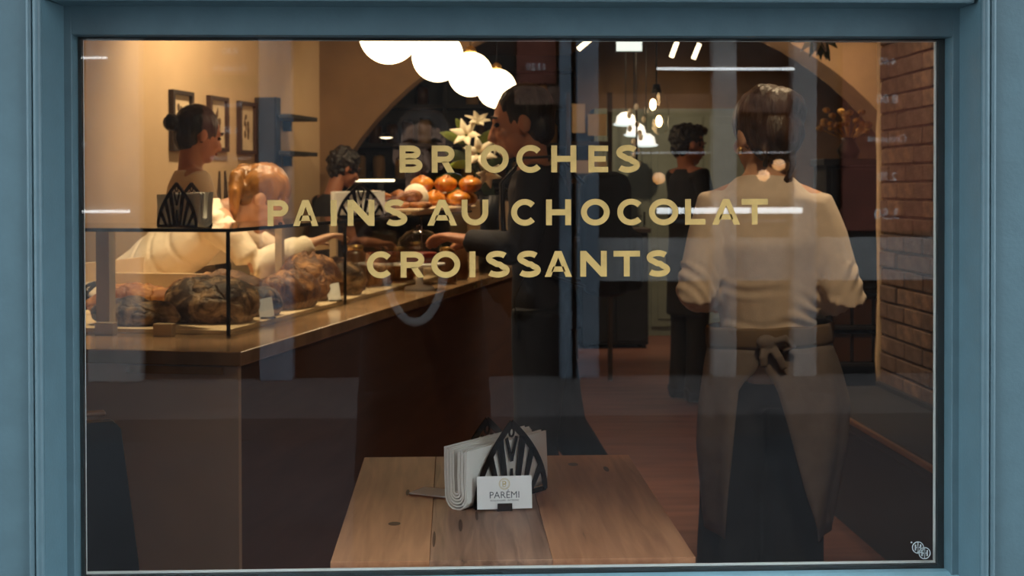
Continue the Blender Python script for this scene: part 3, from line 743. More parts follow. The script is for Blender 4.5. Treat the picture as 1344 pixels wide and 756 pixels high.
def leafb(c, d, s, mat='leaf'):
    bm = bmesh.new(); d = Vector(d).normalized(); sd = d.cross(Vector((0, 1, .2))).normalized(); V = []
    for i in range(6):
        f = i / 5; p = Vector(c) + d * s * f + Vector((0, 0, -.15 * s * f * f)); w_ = s * .17 * math.sin(PI * (.1 + .88 * f))
        V.append([bm.verts.new(p - sd * w_), bm.verts.new(p + Vector((0, .01, -.004))), bm.verts.new(p + sd * w_)])
    for a_, b_ in zip(V, V[1:]):
        for j in (0, 1): bm.faces.new((a_[j], a_[j + 1], b_[j + 1], b_[j]))
    o = obj('leaf', bm, mat, t, True); o.modifiers.new('s', 'SOLIDIFY').thickness = .002
for c_, d_, s_ in (((-.02, -.03, .63), (-.2, -1, .4), .09), ((.03, -.04, .55), (.2, -1, .1), .1), ((.06, -.02, .47), (.5, -1, -.5), .085), ((.09, 0, .58), (.8, -.6, .3), .08), ((.03, -.02, .68), (.1, -.6, .9), .08)):
    flower((c_[0] - .085, c_[1], c_[2]), d_, s_)
for c_, d_, s_, m_ in (((-.03, 0, .6), (-1, -.1, .6), .14, 'leaf'), ((-.02, 0, .62), (-.5, -.2, 1), .13, 'leaf'), ((.02, 0, .6), (1, 0, .7), .15, 'leaf'), ((0, 0, .5), (-.8, -.4, .1), .13, 'leaf'), ((-.02, 0, .42), (-1, -.2, .3), .16, 'leaf_dark'), ((-.02, 0, .38), (-.9, -.3, -.1), .15, 'leaf_dark'), ((.0, .04, .5), (-.7, .2, .5), .17, 'leaf_dark'), ((.06, 0, .5), (1, .2, .4), .12, 'leaf_dark')):
    leafb((c_[0] - .08, c_[1], c_[2]), d_, s_, m_)
bm = bmesh.new()
for k in range(6): loft(bm, [(0, 0, .1), (.02 * (k - 2.5) * .4, -.01, .36), (.022 * (k - 2.5) - .08, -.02, .6)], .004, n=6)
obj('stem', bm, 'leaf_dark', t)

# ================================================================== CHAIRS BY THE WINDOW
def chair(lab, loc, rz):
    t = thing('dining_chair', lab, 'chair', loc, rz, 'dark chairs inside the window')
    bm = bmesh.new(); prism(bm, [(-.17, .40), (.17, .40), (.215, .46), (.20, .64), (.165, .90), (.15, .915), (-.15, .915), (-.165, .90), (-.20, .64), (-.215, .46)], -.012, .012, TR(0, -.19, 0, 0, R(4))); obj('backrest', bm, 'navy', t)
    box('seat', (-.2, -.19, .43), (.2, .2, .475), 'navy', t, .015)
    for sx in (-1, 1):
        for sy in (-1, 1):
            bm = bmesh.new(); loft(bm, [(sx * .16, sy * .15, .435), (sx * .19, sy * .19, 0)], [.016, .011], n=10); obj('leg', bm, 'navy', t, True)
    box('top_edge', (-.15, -.2, .913), (.15, -.172, .921), 'bench_edge', t, .003)
chair('navy dining chair with flared back and wooden top edge by the glass', (-.96, 1.0, 0), R(24))
chair('navy dining chair half hidden behind the other navy chair', (-1.19, 1.46, 0), R(14))

# ================================================================== LEFT WALL: PICTURES AND SHELVES (axes of the slanted wall)
WL4 = TR(-2.70, 0.0, 0, a13)
def on_left_wall(s): return WL4 @ Vector((0, s, 0))
for s_, z_, w_, h_, lab in ((5.46, 1.68, .25, .30, 'dark framed sketch with pale mount, nearest picture to the counter end wall'), (5.92, 1.685, .25, .29, 'dark framed sketch hanging between the two other pictures'), (6.33, 1.68, .25, .29, 'dark framed sketch with two figures beside the wall shelf')):
    p = on_left_wall(s_ - .02)
    t = thing('framed_picture', lab, 'picture', (p.x, p.y, z_), a13, 'pictures on the left wall')
    for lo, hi in (((.003, -w_ / 2, -h_ / 2), (.028, -w_ / 2 + .025, h_ / 2)), ((.003, w_ / 2 - .025, -h_ / 2), (.028, w_ / 2, h_ / 2)), ((.003, -w_ / 2 + .025, -h_ / 2), (.028, w_ / 2 - .025, -h_ / 2 + .02)), ((.003, -w_ / 2 + .025, h_ / 2 - .02), (.028, w_ / 2 - .025, h_ / 2))):
        box('frame_bar', lo, hi, 'frame_wood', t)
    box('mount', (.003, -w_ / 2 + .02, -h_ / 2 + .02), (.010, w_ / 2 - .02, h_ / 2 - .02), 'mount', t)
    bm = bmesh.new(); random.seed(s_)
    for k in range(9): ell(bm, (.0105, random.uniform(-.035, .035), random.uniform(-.07, .07)), (.0012, random.uniform(.008, .02), random.uniform(.012, .03)), u=8, v=5)
    obj('drawing', bm, 'sketch', t)
for z_, lab in ((1.755, 'upper dark wall shelf beside the framed pictures'), (1.545, 'lower dark wall shelf beside the framed pictures')):
    p = on_left_wall(6.72)
    t = thing('wall_shelf', lab, 'shelf', (p.x, p.y, z_), a13, 'shelves on the left wall')
    box('board', (.002, -.22, -.012), (.2, .26, .012), 'dark_shelf', t, .002)
    box('bracket', (.002, -.2, -.07), (.05, -.17, -.012), 'dark_shelf', t); box('bracket', (.002, .2, -.07), (.05, .23, -.012), 'dark_shelf', t)
p = on_left_wall(6.76); t = thing('shelf_panel', 'dark upright panel holding the two wall shelves', 'panel', (p.x, p.y, 0), a13)
box('board', (.002, -.30, 1.46), (.12, -.225, 1.86), 'dark_shelf', t); box('batten', (.12, -.30, 1.46), (.13, -.225, 1.86), 'black_metal', t)

# ================================================================== PENDANT GLOBES
for k, (x, y, z) in enumerate(((-.343, 4.13, 1.991), (-.148, 5.105, 1.988), (.026, 6.18, 1.984), (.207, 7.24, 1.977))):
    t = thing('globe_pendant', ['first and largest glowing opal globe lamp above the counter', 'second glowing opal globe lamp along the counter row', 'third glowing opal globe lamp along the counter row', 'smallest glowing opal globe lamp nearest the arch'][k], 'lamp', (x, y, z), 0, 'globe lamps over the counter')
    bm = bmesh.new(); ell(bm, (0, 0, 0), (.125, .125, .125), None, 32, 20); obj('globe', bm, 'globe', t, True)
    bm = bmesh.new(); lathe(bm, [(0, .118), (.035, .118), (.03, .15), (.008, .165), (0, .165)], 16); obj('cap', bm, 'earring', t, True)
    bm = bmesh.new(); loft(bm, [(0, 0, .16), (0, 0, 2.75 - z)], .003, n=6); obj('cord', bm, 'black_metal', t)
# unseen ceiling spotlights added to light the room, each with its own fitting
WARM = (1, .72, .43)
def downlight(lab, loc, target, energy, angle=70, size=.04):
    t = thing('unseen_spotlight', lab, 'spotlight', loc, 0, 'unseen ceiling spotlights')
    bm = bmesh.new(); lathe(bm, [(.045, -.1), (.05, -.1), (.05, -.02), (.02, 0), (0, 0)], 18); obj('can', bm, 'black_metal', t, True)
    bm = bmesh.new(); lathe(bm, [(0, -.06), (.043, -.06)], 18); obj('lens', bm, 'spotlit', t)
    l = lamp('spot_beam', 'SPOT', (0, 0, -.075), energy, WARM, t, size, None, angle)
    l.rotation_euler = (Vector(target) - Vector(loc)).to_track_quat('-Z', 'Y').to_euler()
downlight('unseen black ceiling spotlight above the bread display', (-.75, 2.35, 2.75), (-.75, 2.5, 1.0), 130, 62)
downlight('unseen black ceiling spotlight above the round striped loaf', (-.35, 3.1, 2.75), (-.45, 3.2, 1.0), 110, 62)
downlight('unseen black ceiling spotlight above the blonde worker', (-1.0, 3.3, 2.75), (-.95, 3.2, 1.2), 85, 60)
downlight('unseen black ceiling spotlight above the pastry trays', (-.1, 4.2, 2.75), (-.18, 4.25, 1.2), 120, 60)
downlight('unseen black ceiling spotlight washing the picture wall', (-.9, 5.0, 2.75), (-1.5, 5.6, 1.6), 130, 120)
downlight('unseen black ceiling spotlight above the back work area', (-.3, 6.3, 2.75), (-.4, 7.6, 1.5), 45, 90)
downlight('unseen black ceiling spotlight above the aproned worker', (1.05, 2.1, 2.75), (.85, 1.75, 1.2), 75, 62)
downlight('unseen black ceiling spotlight brightening the back of the aproned worker', (.7, .55, 2.75), (.72, 1.75, 1.35), 70, 80)
downlight('unseen black ceiling spotlight over the middle of the floor', (1.0, 4.6, 2.75), (1.2, 5.2, 0), 60, 90)
downlight('unseen black ceiling spotlight beside the brick wall', (1.35, 3.3, 2.75), (1.8, 3.9, 1.4), 40, 80)
downlight('unseen black ceiling spotlight brightening the right of the arch', (2.2, 6.6, 2.75), (2.6, 7.6, 1.7), 130, 90)
downlight('added black ceiling spotlight brightening the sage back room', (1.6, 9.6, 2.75), (1.8, 10.8, 1.2), 120, 110)  # unseen lamp added to bring light into the back room
downlight('added black spotlight under the crown to brighten the arch', (1.5, 7.61, 2.5), (3.0, 7.62, 1.5), 90, 120)  # unseen lamp added so the arch's inner face comes out lit

# ================================================================== BACK ROOM
# work shelves with jars seen through the left of the arch
t = thing('jar_shelf', 'dark tall shelf unit with jars behind the arch', 'shelf', (.0, 9.2, 0))
box('back_board', (-1.2, .3, 0), (.9, .33, 2.4), 'dark_shelf', t)
for z in (1.1, 1.38, 1.66, 1.96, 2.25): box('shelf_board', (-1.2, 0, z), (.9, .3, z + .03), 'dark_shelf', t)
for x in (-1.2, -.15, .87): box('upright', (x, .0, 0), (x + .03, .3, 2.4), 'dark_shelf', t)
random.seed(4)
for z, lab in ((1.69, 'cream storage jar on the middle dark shelf behind the arch'), (1.41, 'cream storage jar on the lower dark shelf behind the arch'), (1.99, 'cream storage jar on the upper dark shelf behind the arch')):
    x = -1.08
    while x < .75:
        h_ = random.uniform(.15, .21); r_ = random.uniform(.035, .055)
        if abs(x + .15) < .1 or random.random() < .2: x += .13; continue
        t = thing('storage_jar', lab, 'jar', (x, 9.33 + random.uniform(-.04, .04), z), 0, 'jars on the dark shelf')
        bm = bmesh.new(); lathe(bm, [(0, .001), (r_, .001), (r_, h_ * .8), (r_ * .7, h_ * .9), (0, h_ * .9)], 14); obj('jar_body', bm, random.choice(('jar', 'bottle', 'jar')), t, True)
        bm = bmesh.new(); lathe(bm, [(0, h_ * .9), (r_ * .75, h_ * .9), (r_ * .75, h_), (0, h_)], 14); obj('lid', bm, 'dark_shelf', t, True)
        x += random.uniform(.12, .17)
# small lit lamps and the strip lamp of the work area
for x, y, z, lab in ((-.66, 7.9, 1.83, 'small lit dish lamp hanging before the jar shelf, upper one'), (-.53, 7.9, 1.69, 'small lit dish lamp hanging before the jar shelf, lower one')):
    t = thing('dish_lamp', lab, 'lamp', (x, y, z), 0, 'dish lamps')
    bm = bmesh.new(); lathe(bm, [(.0, .03), (.02, .028), (.05, .0), (.047, -.001), (.0, -.001)], 16); obj('shade', bm, 'black_metal', t, True)
    bm = bmesh.new(); lathe(bm, [(0, -.012), (.03, -.008), (.046, -.002), (.0, -.002)], 16); obj('bulb_disc', bm, 'tube', t, True)
    bm = bmesh.new(); loft(bm, [(0, 0, .03), (0, 0, 2.75 - z)], .003, n=6); obj('cord', bm, 'black_metal', t)
t = thing('strip_lamp', 'lit strip lamp on the low shelf behind the man in black', 'lamp', (-.55, 7.33, 1.39), 0)
box('tube', (-.18, -.010, -.006), (.1, .010, .008), 'tube', t, .003); box('bracket', (-.17, .012, -.02), (.09, .03, .02), 'black_metal', t)
box('stand', (-.01, .012, -1.39), (.03, .03, -.02), 'black_metal', t)
# sage coloured cupboard and doorway at the back
t = thing('sage_cupboard', 'tall grey green cupboard with panelled doors in the back room', 'cupboard', (1.75, 10.9, 0))
box('carcass', (-.55, 0, 0), (.95, .38, 2.05), 'sage', t)
for x0 in (-.53, -.04, .45):
    d_ = box('door', (x0, -.02, .08), (x0 + .47, 0, 1.98), 'sage', t, .004)
    box('door_panel', (x0 + .06, -.03, .15), (x0 + .41, -.02, 1.0), 'sage', d_, .004); box('door_panel', (x0 + .06, -.03, 1.08), (x0 + .41, -.02, 1.9), 'sage', d_, .004)
    box('handle', (x0 + .42, -.045, 1.0), (x0 + .435, -.02, 1.12), 'black_metal', d_)
for k, (x, y, z) in enumerate(((1.38, 10.05, 1.87), (1.5, 10.3, 1.79), (1.62, 10.55, 1.71))):
    t = thing('dome_pendant', 'white enamel dome pendant lamp in the back room, ' + ('highest', 'middle', 'lowest')[k] + ' of three', 'lamp', (x, y, z), 0, 'white dome pendants')
    bm = bmesh.new(); lathe(bm, [(0, .105), (.035, .1), (.075, .07), (.085, .015), (.11, 0), (.106, -.003), (.085, .01), (0, .015)], 22); obj('shade', bm, 'dome_lit', t, True)
    bm = bmesh.new(); ell(bm, (0, 0, -.005), (.1, .1, .012), u=20, v=6); obj('diffuser', bm, 'sign_lit', t, True)
    bm = bmesh.new(); loft(bm, [(0, 0, .1), (0, 0, 2.75 - z)], .004, n=6); obj('cord', bm, 'black_metal', t)
# clear glass pendant with filament bulbs
t = thing('filament_pendant', 'clear glass pendant with glowing filament bulbs in mid room', 'lamp', (1.085, 6.2, 1.78), 0)
bm = bmesh.new(); lathe(bm, [(.03, .12), (.055, .08), (.075, .0), (.07, -.1), (.05, -.13)], 20); obj('glass_shade', bm, 'glass', t, True)
for dx, dz in ((-.02, .035), (.015, -.06)):
    bm = bmesh.new(); ell(bm, (dx, 0, dz), (.018, .018, .032), u=12, v=8); obj('bulb', bm, 'bulb', t, True)
bm = bmesh.new(); loft(bm, [(0, 0, .09), (0, 0, .97)], .005, n=6); obj('cord', bm, 'black_metal', t)
bm = bmesh.new(); lathe(bm, [(0, .15), (.02, .15), (.03, .1), (0, .1)], 14); obj('cap', bm, 'black_metal', t, True)
t = thing('glass_chandelier', 'cluster of small clear crystal drops beside the filament pendant', 'chandelier', (.995, 6.5, 1.76), 0)
random.seed(9)
bm = bmesh.new()
loft(bm, [(0, 0, .05), (0, 0, .99)], .004, n=6); obj('cord', bm, 'black_metal', t)
for k in range(14):
    bm = bmesh.new(); ell(bm, (random.uniform(-.03, .06), random.uniform(-.05, .05), .06 - k * .026), (.014, .014, .02), u=8, v=5); obj('crystal_drop', bm, 'ceramic', t)
bm = bmesh.new(); loft(bm, [(.015, 0, .08), (.015, 0, -.30)], .006, n=6); obj('stem', bm, 'black_metal', t)
t = thing('exit_sign', 'pale green lit sign box hanging from the ceiling', 'sign', (.916, 6.095, 2.145), 0)
box('case', (-.076, 0, -.04), (.076, .03, .04), 'black_metal', t, .004); box('lit_face', (-.072, -.004, -.036), (.072, 0, .036), 'sign_lit', t)
bm = bmesh.new(); loft(bm, [(0, .015, .04), (0, .015, .605)], .005, n=6); obj('rod', bm, 'black_metal', t)
for k, (x, y, a) in enumerate(((.62, 5.6, -40), (1.14, 5.9, -70), (1.28, 6.0, -68))):
    t = thing('tube_spot', 'small warm tube spotlight hanging under the ceiling, ' + ('alone left of the green sign', 'left of a close pair', 'right of a close pair')[k], 'spotlight', (x, y, 2.10), 0, 'tube spots')
    q = TR(0, 0, 0, 0, 0, R(a + 90))
    bm = bmesh.new(); loft(bm, [(q @ Vector(p)) for p in ((0, 0, -.045), (0, 0, .045))], .013, n=12); obj('tube', bm, 'tube', t, True)
    bm = bmesh.new(); loft(bm, [(0, 0, .01), (0, 0, .65)], .004, n=6); obj('rod', bm, 'black_metal', t)
# notice shelf between the man and the cupboard
t = thing('notice_rack', 'narrow wooden rack with pale notices beside the man in the dark jacket', 'rack', (.86, 7.95, 0))
box('post', (-.15, 0, 0), (-.12, .04, 2.0), 'frame_wood', t); box('post', (.14, 0, 0), (.17, .04, 2.0), 'frame_wood', t)
for z, x0, x1, h_ in ((1.72, -.11, -.02, .2), (1.70, .0, .13, .15), (1.44, -.11, .13, .09)): box('notice', (x0, -.01, z), (x1, 0, z + h_), 'cream', t)
for z in (1.66, 1.40, 1.0): box('shelf_board', (-.12, -.06, z - .03), (.14, .04, z), 'frame_wood', t)
# dark low cabinet with bread basket / plant between the columns
t = thing('dark_cabinet', 'low black cabinet in the middle of the room behind the walking man', 'cabinet', (1.25, 9.9, 0))
box('carcass', (-.26, 0, .03), (.3, .4, .96), 'black_cloth', t, .01); box('top', (-.28, -.02, .96), (.32, .42, 1.0), 'frame_wood', t, .005)
for x0 in (-.25, .03): box('door', (x0, -.015, .06), (x0 + .26, 0, .93), 'black_cloth', t, .004)
for x in (-.22, .26): box('foot', (x - .02, .02, 0), (x + .02, .38, .03), 'black_metal', t)
t = thing('potted_plant', 'dark leafy plant in a pot on the low black cabinet', 'plant', (1.2, 10.1, 1.0), 0)
bm = bmesh.new(); lathe(bm, [(0, .001), (.06, .001), (.08, .12), (.07, .12), (0, .1)], 18); obj('pot', bm, 'facade_stone', t, True)
random.seed(3)
for k in range(16):
    a = random.uniform(0, 6.28); leafb((0, 0, .1), (math.cos(a), math.sin(a), random.uniform(.3, 1.4)), random.uniform(.14, .24), 'leaf_dark')
# dark dresser with dried flowers at the right, in front of the arch
t = thing('dark_dresser', 'tall dark wooden dresser with shelves beyond the brick wall', 'dresser', (2.55, 6.45, 0))
box('back_board', (-.42, .28, 0), (.8, .3, 1.5), 'black_cloth', t); box('top', (-.44, -.02, 1.47), (.82, .3, 1.51), 'dark_shelf', t, .004)
for x in (-.42, .2, .77): box('upright', (x, 0, 0), (x + .03, .28, 1.47), 'black_cloth', t)
for z in (.05, .28, .5, .72, 1.1): box('shelf_board', (-.39, 0, z), (.77, .28, z + .02), 'dark_shelf', t)
box('door', (-.39, -.015, .74), (.19, 0, 1.45), 'black_cloth', t, .004)
random.seed(12)
for k in range(8):
    t = thing('linen_box', 'dark brown box on the low shelves of the dark dresser', 'box', (2.235 + (k % 4) * .13, 6.5, .30 + .22 * (k // 4)), 0, 'boxes on the dresser')
    box('carton', (-.055, 0, .001), (.055, .2, .15), 'bottle', t, .004); box('lid', (-.058, -.003, .151), (.058, .203, .17), 'frame_wood', t, .003)
for bx_, lab in ((2.30, 'golden dried flowers in a dark vase on the dresser, beside the brick wall'), (2.66, 'golden dried flowers in a dark vase at the far end of the dresser')):
    t = thing('dried_flower_vase', lab, 'flowers', (bx_, 6.58, 1.51), 0, 'dried flowers')
    bm = bmesh.new(); lathe(bm, [(0, .001), (.05, .001), (.07, .05), (.04, .11), (.045, .13), (0, .12)], 16); obj('vase', bm, 'black_metal', t, True)
    for k in range(26):
        d_ = Vector((random.uniform(-1, 1), random.uniform(-1, .6), random.uniform(.3, 1.2))).normalized(); l_ = random.uniform(.1, .22)
        bm = bmesh.new(); e_ = Vector((0, 0, .12)) + d_ * l_; loft(bm, [(0, 0, .1), e_], .0025, n=5); ell(bm, e_, (.024, .024, .018), u=7, v=5); obj('dried_stem', bm, 'dried', t)
# hanging greenery near the arch
t = thing('hanging_bunch', 'bunch of dried leaves with white tips hanging near the arch', 'dried flowers', (2.02, 6.2, 2.2), 0)
bm = bmesh.new(); loft(bm, [(0, 0, 0), (0, 0, .55)], .004, n=6); obj('string', bm, 'black_metal', t)
for k in range(18):
    leafb((0, 0, .02), (random.uniform(-.6, .6), random.uniform(-.6, .6), random.uniform(-1.2, -.2)), random.uniform(.08, .16), 'leaf_dark' if k % 3 else 'petal')

# ================================================================== PEOPLE
def V3(*a): return Vector(a)
def stand(H=1.7):
    return dict(H=H, hip=V3(0, 0, .535 * H), waist=V3(0, 0, .61 * H), chest=V3(0, .0, .73 * H), neck=V3(0, -.008, .845 * H), head=V3(0, .012, .925 * H),
                sl=V3(-.095 * H, 0, .82 * H), sr=V3(.095 * H, 0, .82 * H), el=V3(-.135 * H, -.02, .63 * H), er=V3(.135 * H, -.02, .63 * H), wl=V3(-.13 * H, .05, .49 * H), wr=V3(.13 * H, .05, .49 * H),
                hl=V3(-.052 * H, 0, .515 * H), hr=V3(.052 * H, 0, .515 * H), kl=V3(-.058 * H, .015, .285 * H), kr=V3(.058 * H, .015, .285 * H), al=V3(-.058 * H, -.015, .05 * H), ar=V3(.058 * H, -.015, .05 * H),
                f=V3(0, 1, 0), u=V3(0, 0, 1), lf=V3(0, 1, 0), lfr=V3(0, 1, 0))
def hand(bm, w, d, n, sgn, curl=.5, s=1.0):
    """palm and five separate fingers; d = direction of the hand, n = palm normal (the way fingers curl), sgn = side of the thumb"""
    d = d.normalized(); n = (n - d * n.dot(d)).normalized(); sd = d.cross(n) * sgn
    loft(bm, [w - d * .012, w + d * .02 * s, w + d * .055 * s, w + d * .085 * s], [(.025 * s, .019 * s), (.032 * s, .017 * s), (.040 * s, .015 * s), (.040 * s, .012 * s)], sd, 12)
    for k, (o_, l_) in enumerate(((-.030, .062), (-.010, .075), (.010, .080), (.030, .070))):
        p = w + d * .08 * s + sd * o_ * s; dd = d.copy(); pts = [p - d * .02]; a = 0
        for seg in (.45, .32, .26):
            pts.append(p); a += curl * (.6 if seg == .45 else .8); dd = d * math.cos(a) + n * math.sin(a); p = p + dd * (l_ * seg * s)
        pts.append(p); loft(bm, pts, [.0095 * s, .0095 * s, .009 * s, .0085 * s, .007 * s], sd, 8)
    th = w + d * .025 * s + sd * .03 * s
    loft(bm, [th - sd * .01, th + sd * .025 * s + d * .018 * s + n * .008, th + sd * .036 * s + d * .048 * s + n * .02 * s, th + sd * .034 * s + d * .068 * s + n * .03 * s], [.014 * s, .012 * s, .0105 * s, .008 * s], n, 8)
def head_basis(J):
    f = J['f'].normalized(); u = (J['u'] - f * J['u'].dot(f)).normalized(); s = f.cross(u)
    return Matrix((s, f, u)).transposed(), s, f, u
def person(label, loc, rz, J, skin, top, legs, hair, vox=.008, shoes='black_cloth', sleeve='long', face=True, group=None, top_vox=.009, topfold=None, hem=None, legr=(.088, .07, .06, .058), hairfn=None, slim=1.0, tname='sweater', hands=(.5, .5), palm=None, hairgrow=1.0, tuft=.0):
    H = J['H']; k = H / 1.7
    t = thing('person', label, 'person', loc, rz, group)
    B, s, f, u = head_basis(J); hd = J['head']
    ss = (J['sr'] - J['sl']).normalized(); hs = (J['hr'] - J['hl']).normalized()
    # ---- body, one continuous mesh
    bm = bmesh.new()
    up = (J['neck'] - J['chest']).normalized(); crot = J['hip'] - (J['waist'] - J['hip']).normalized() * .07 * k
    loft(bm, [crot, J['hip'], J['waist'], J['chest'], J['chest'].lerp(J['neck'], .6), J['neck']], [(.10 * k, .08 * k), (.135 * k, .095 * k), (.112 * k, .08 * k), (.135 * k, .095 * k), (.12 * k, .075 * k), (.055 * k, .05 * k)], [hs, hs, hs.lerp(ss, .4), ss, ss, ss], 18)
    for a in 'lr':
        S_, E_, W_ = J['s' + a], J['e' + a], J['w' + a]
        loft(bm, [J['neck'].lerp(S_, .35) - up * .025, S_ - up * .005, S_.lerp(E_, .35), E_, E_.lerp(W_, .4), W_], [.045 * k, .05 * k, .042 * k, .036 * k, .035 * k, .026 * k], J['f'], 12)
        d_ = (W_ - E_).normalized()
        pn = (palm or {}).get(a) or (V3(0, .4, -1) if abs(d_.z) < .6 else V3(-1 if a == 'r' else 1, .2, 0))
        hd_ = (palm or {}).get('d' + a) or d_
        hand(bm, W_, hd_, pn, (1 if a == 'r' else -1) * (1 if abs(d_.z) < .6 else -1), hands[0 if a == 'l' else 1], k)
        hp, kn, an = J['h' + a], J['k' + a], J['a' + a]
        loft(bm, [hp + V3(0, 0, .02), hp.lerp(kn, .3), kn, kn.lerp(an, .3), an], [.082 * k, .076 * k, .053 * k, .054 * k, .036 * k], hs, 12)
        loft(bm, [an + J['lf'] * -.03, an + J['lf'] * .06 - V3(0, 0, .03), an + J['lf'] * .16 - V3(0, 0, .045)], [.034 * k, .036 * k, .025 * k], hs, 10)
    nk = hd - u * .07 * k - f * .02 * k
    loft(bm, [J['neck'] - up * .03, J['neck'], nk, hd], [.06 * k, .053 * k, .050 * k, .05 * k], ss, 14)
    def P(x, y, z): return hd + (s * x + f * y + u * z) * k
    ell(bm, P(0, -.008, .018), (.074 * k, .094 * k, .09 * k), B, 20, 14)
    ell(bm, P(0, .028, -.04), (.056 * k, .062 * k, .068 * k), B, 18, 12)
    ell(bm, P(0, .062, -.092), (.028 * k, .026 * k, .022 * k), B)
    loft(bm, [P(0, .083, .012), P(0, .099, -.018), P(0, .108, -.036), P(0, .09, -.046)], [.009 * k, .011 * k, .016 * k, .012 * k], s, 10)
    ell(bm, P(0, .078, .022), (.05 * k, .016 * k, .012 * k), B)
    ell(bm, P(0, .083, -.066), (.024 * k, .012 * k, .012 * k), B)
    for q in (-1, 1):
        ell(bm, P(q * .076, -.012, -.012), (.010 * k, .020 * k, .032 * k), B)
        ell(bm, P(q * .036, .068, -.028), (.022 * k, .018 * k, .02 * k), B)
    body = remesh('body', bm, skin, t, vox, 4)
    if face:
        for q in (-1, 1):
            bm = bmesh.new(); ell(bm, P(q * .031, .079, .002), (.013 * k, .010 * k, .008 * k), B); obj('eye', bm, 'eye', t, True)
            bm = bmesh.new(); loft(bm, [P(q * .014, .094, .024), P(q * .034, .090, .030), P(q * .052, .074, .024)], [.004 * k, .005 * k, .003 * k], u, 8); obj('eyebrow', bm, hair, t, True)
        bm = bmesh.new(); ell(bm, P(0, .092, -.064), (.022 * k, .007 * k, .007 * k), B); obj('mouth', bm, 'lip', t, True)
    # ---- top
    bm = bmesh.new(); g = .014 * k
    hb = hem if hem is not None else J['hip']
    loft(bm, [hb, J['hip'].lerp(J['waist'], .4) if hem is None else hb.lerp(J['waist'], .5), J['waist'], J['chest'], J['chest'].lerp(J['neck'], .62), J['neck'] - up * .012 * k], [((.142 * k + g) * slim, .1 * k + g), ((.135 * k + g) * slim, .095 * k + g), ((.122 * k + g) * slim, .085 * k + g), (.142 * k + g, .1 * k + g), (.13 * k + g, .082 * k + g), (.075 * k, .066 * k)], [hs, hs, hs.lerp(ss, .4), ss, ss, ss], 22)
    for a in 'lr':
        S_, E_, W_ = J['s' + a], J['e' + a], J['w' + a]
        bend = (E_ - S_).normalized() - (W_ - E_).normalized()
        pts = [J['neck'].lerp(S_, .45) - up * .05 * k, S_ - up * .012 * k, S_.lerp(E_, .35), E_.lerp(S_, .18), E_ + bend * .004]
        rd = [.055 * k, .06 * k, .056 * k, .055 * k, .056 * k]
        if sleeve == 'long': pts += [E_.lerp(W_, .15), E_.lerp(W_, .5), E_.lerp(W_, .97)]; rd += [.055 * k, .05 * k, .04 * k]
        else: pts = pts[:3] + [S_.lerp(E_, .62)]; rd = rd[:3] + [.058 * k]
        loft(bm, pts, rd, J['f'], 14)
    remesh(tname, bm, top, t, top_vox, 5, topfold)
    # ---- trousers and shoes
    bm = bmesh.new()
    loft(bm, [crot, J['hip'], J['waist'].lerp(J['hip'], .35)], [(.115 * k, .1 * k), (.152 * k, .112 * k), (.135 * k, .1 * k)], hs, 18)
    for a in 'lr':
        hp, kn, an = J['h' + a], J['k' + a], J['a' + a]
        loft(bm, [hp + V3(0, 0, .03), hp.lerp(kn, .3), kn, kn.lerp(an, .5), an - V3(0, 0, .01)], [(legr[0] + .008) * k, legr[0] * k, legr[1] * k, legr[2] * k, legr[3] * k], hs, 14)
    remesh('trousers', bm, legs, t, .01, 5, lambda c: .004 * noise.noise(Vector((c.x * 14, c.y * 14, c.z * 9))))
    for a in 'lr':
        an = J['a' + a]; lf = J['lf'] if a == 'l' else J['lfr']; bm = bmesh.new()
        loft(bm, [an - lf * .055 - V3(0, 0, .02), an - lf * .01 - V3(0, 0, .01), an + lf * .07 - V3(0, 0, .036), an + lf * .17 - V3(0, 0, .05), an + lf * .2 - V3(0, 0, .058)], [(.036, .05), (.042, .056), (.046, .042), (.042, .028), (.02, .018)], hs, 12)
        remesh('shoe', bm, shoes, t, .009, 3)
    # ---- hair
    bm = bmesh.new()
    ell(bm, P(0, -.022, .03), (.083 * k * hairgrow, .098 * k * hairgrow, .094 * k * hairgrow), B, 22, 16)
    ell(bm, P(0, -.055, -.02), (.072 * k, .055 * k, .075 * k), B, 18, 12)
    if hairfn: hairfn(bm, P, B, k)
    remesh('hair', bm, hair, t, .007, 2, lambda c: .004 * noise.noise(Vector((c.x * 70, c.y * 70, c.z * 22))) + .003 * noise.noise(c * 18) + tuft * noise.noise(c * 42))
    return t, P, B

# ---- worker in cream sweater and linen apron, seen from behind
J = stand(1.62)
J.update(hip=V3(.015, 0, .86), waist=V3(.012, 0, .985), chest=V3(0, -.005, 1.2), neck=V3(.004, .01, 1.385), head=V3(.004, .03, 1.485),
         sl=V3(-.128, 0, 1.30), sr=V3(.136, 0, 1.297), el=V3(-.18, -.06, 1.085), er=V3(.19, -.065, 1.075), wl=V3(-.10, .2, 1.05), wr=V3(.10, .2, 1.05),
         hl=V3(-.075, 0, .83), hr=V3(.085, 0, .83), kl=V3(-.085, .02, .47), kr=V3(.075, .01, .47), al=V3(-.115, 0, .085), ar=V3(.07, 0, .085))
J['f'] = V3(-.35, .93, -.12)
def sweater_fold(c):
    d = 0
    if c.z < 1.13 and abs(c.x) < .17:
        a = min(1, (1.13 - c.z) / .08)
        d += a * .006 * math.sin(c.z * 150 + c.x * 22 + 7 * noise.noise(Vector((c.x * 7, c.y * 5, c.z * 7)))) * max(0, .35 + 1.1 * noise.noise(Vector((c.x * 9, 2, c.z * 12))))
    if abs(c.x) > .13 and 1.0 < c.z < 1.16:
        d += .004 * math.sin(c.z * 120 - abs(c.x) * 190 + c.y * 60 + 5 * noise.noise(c * 9)) * max(0, .4 + noise.noise(c * 13))
    return d + .003 * noise.noise(c * 11)
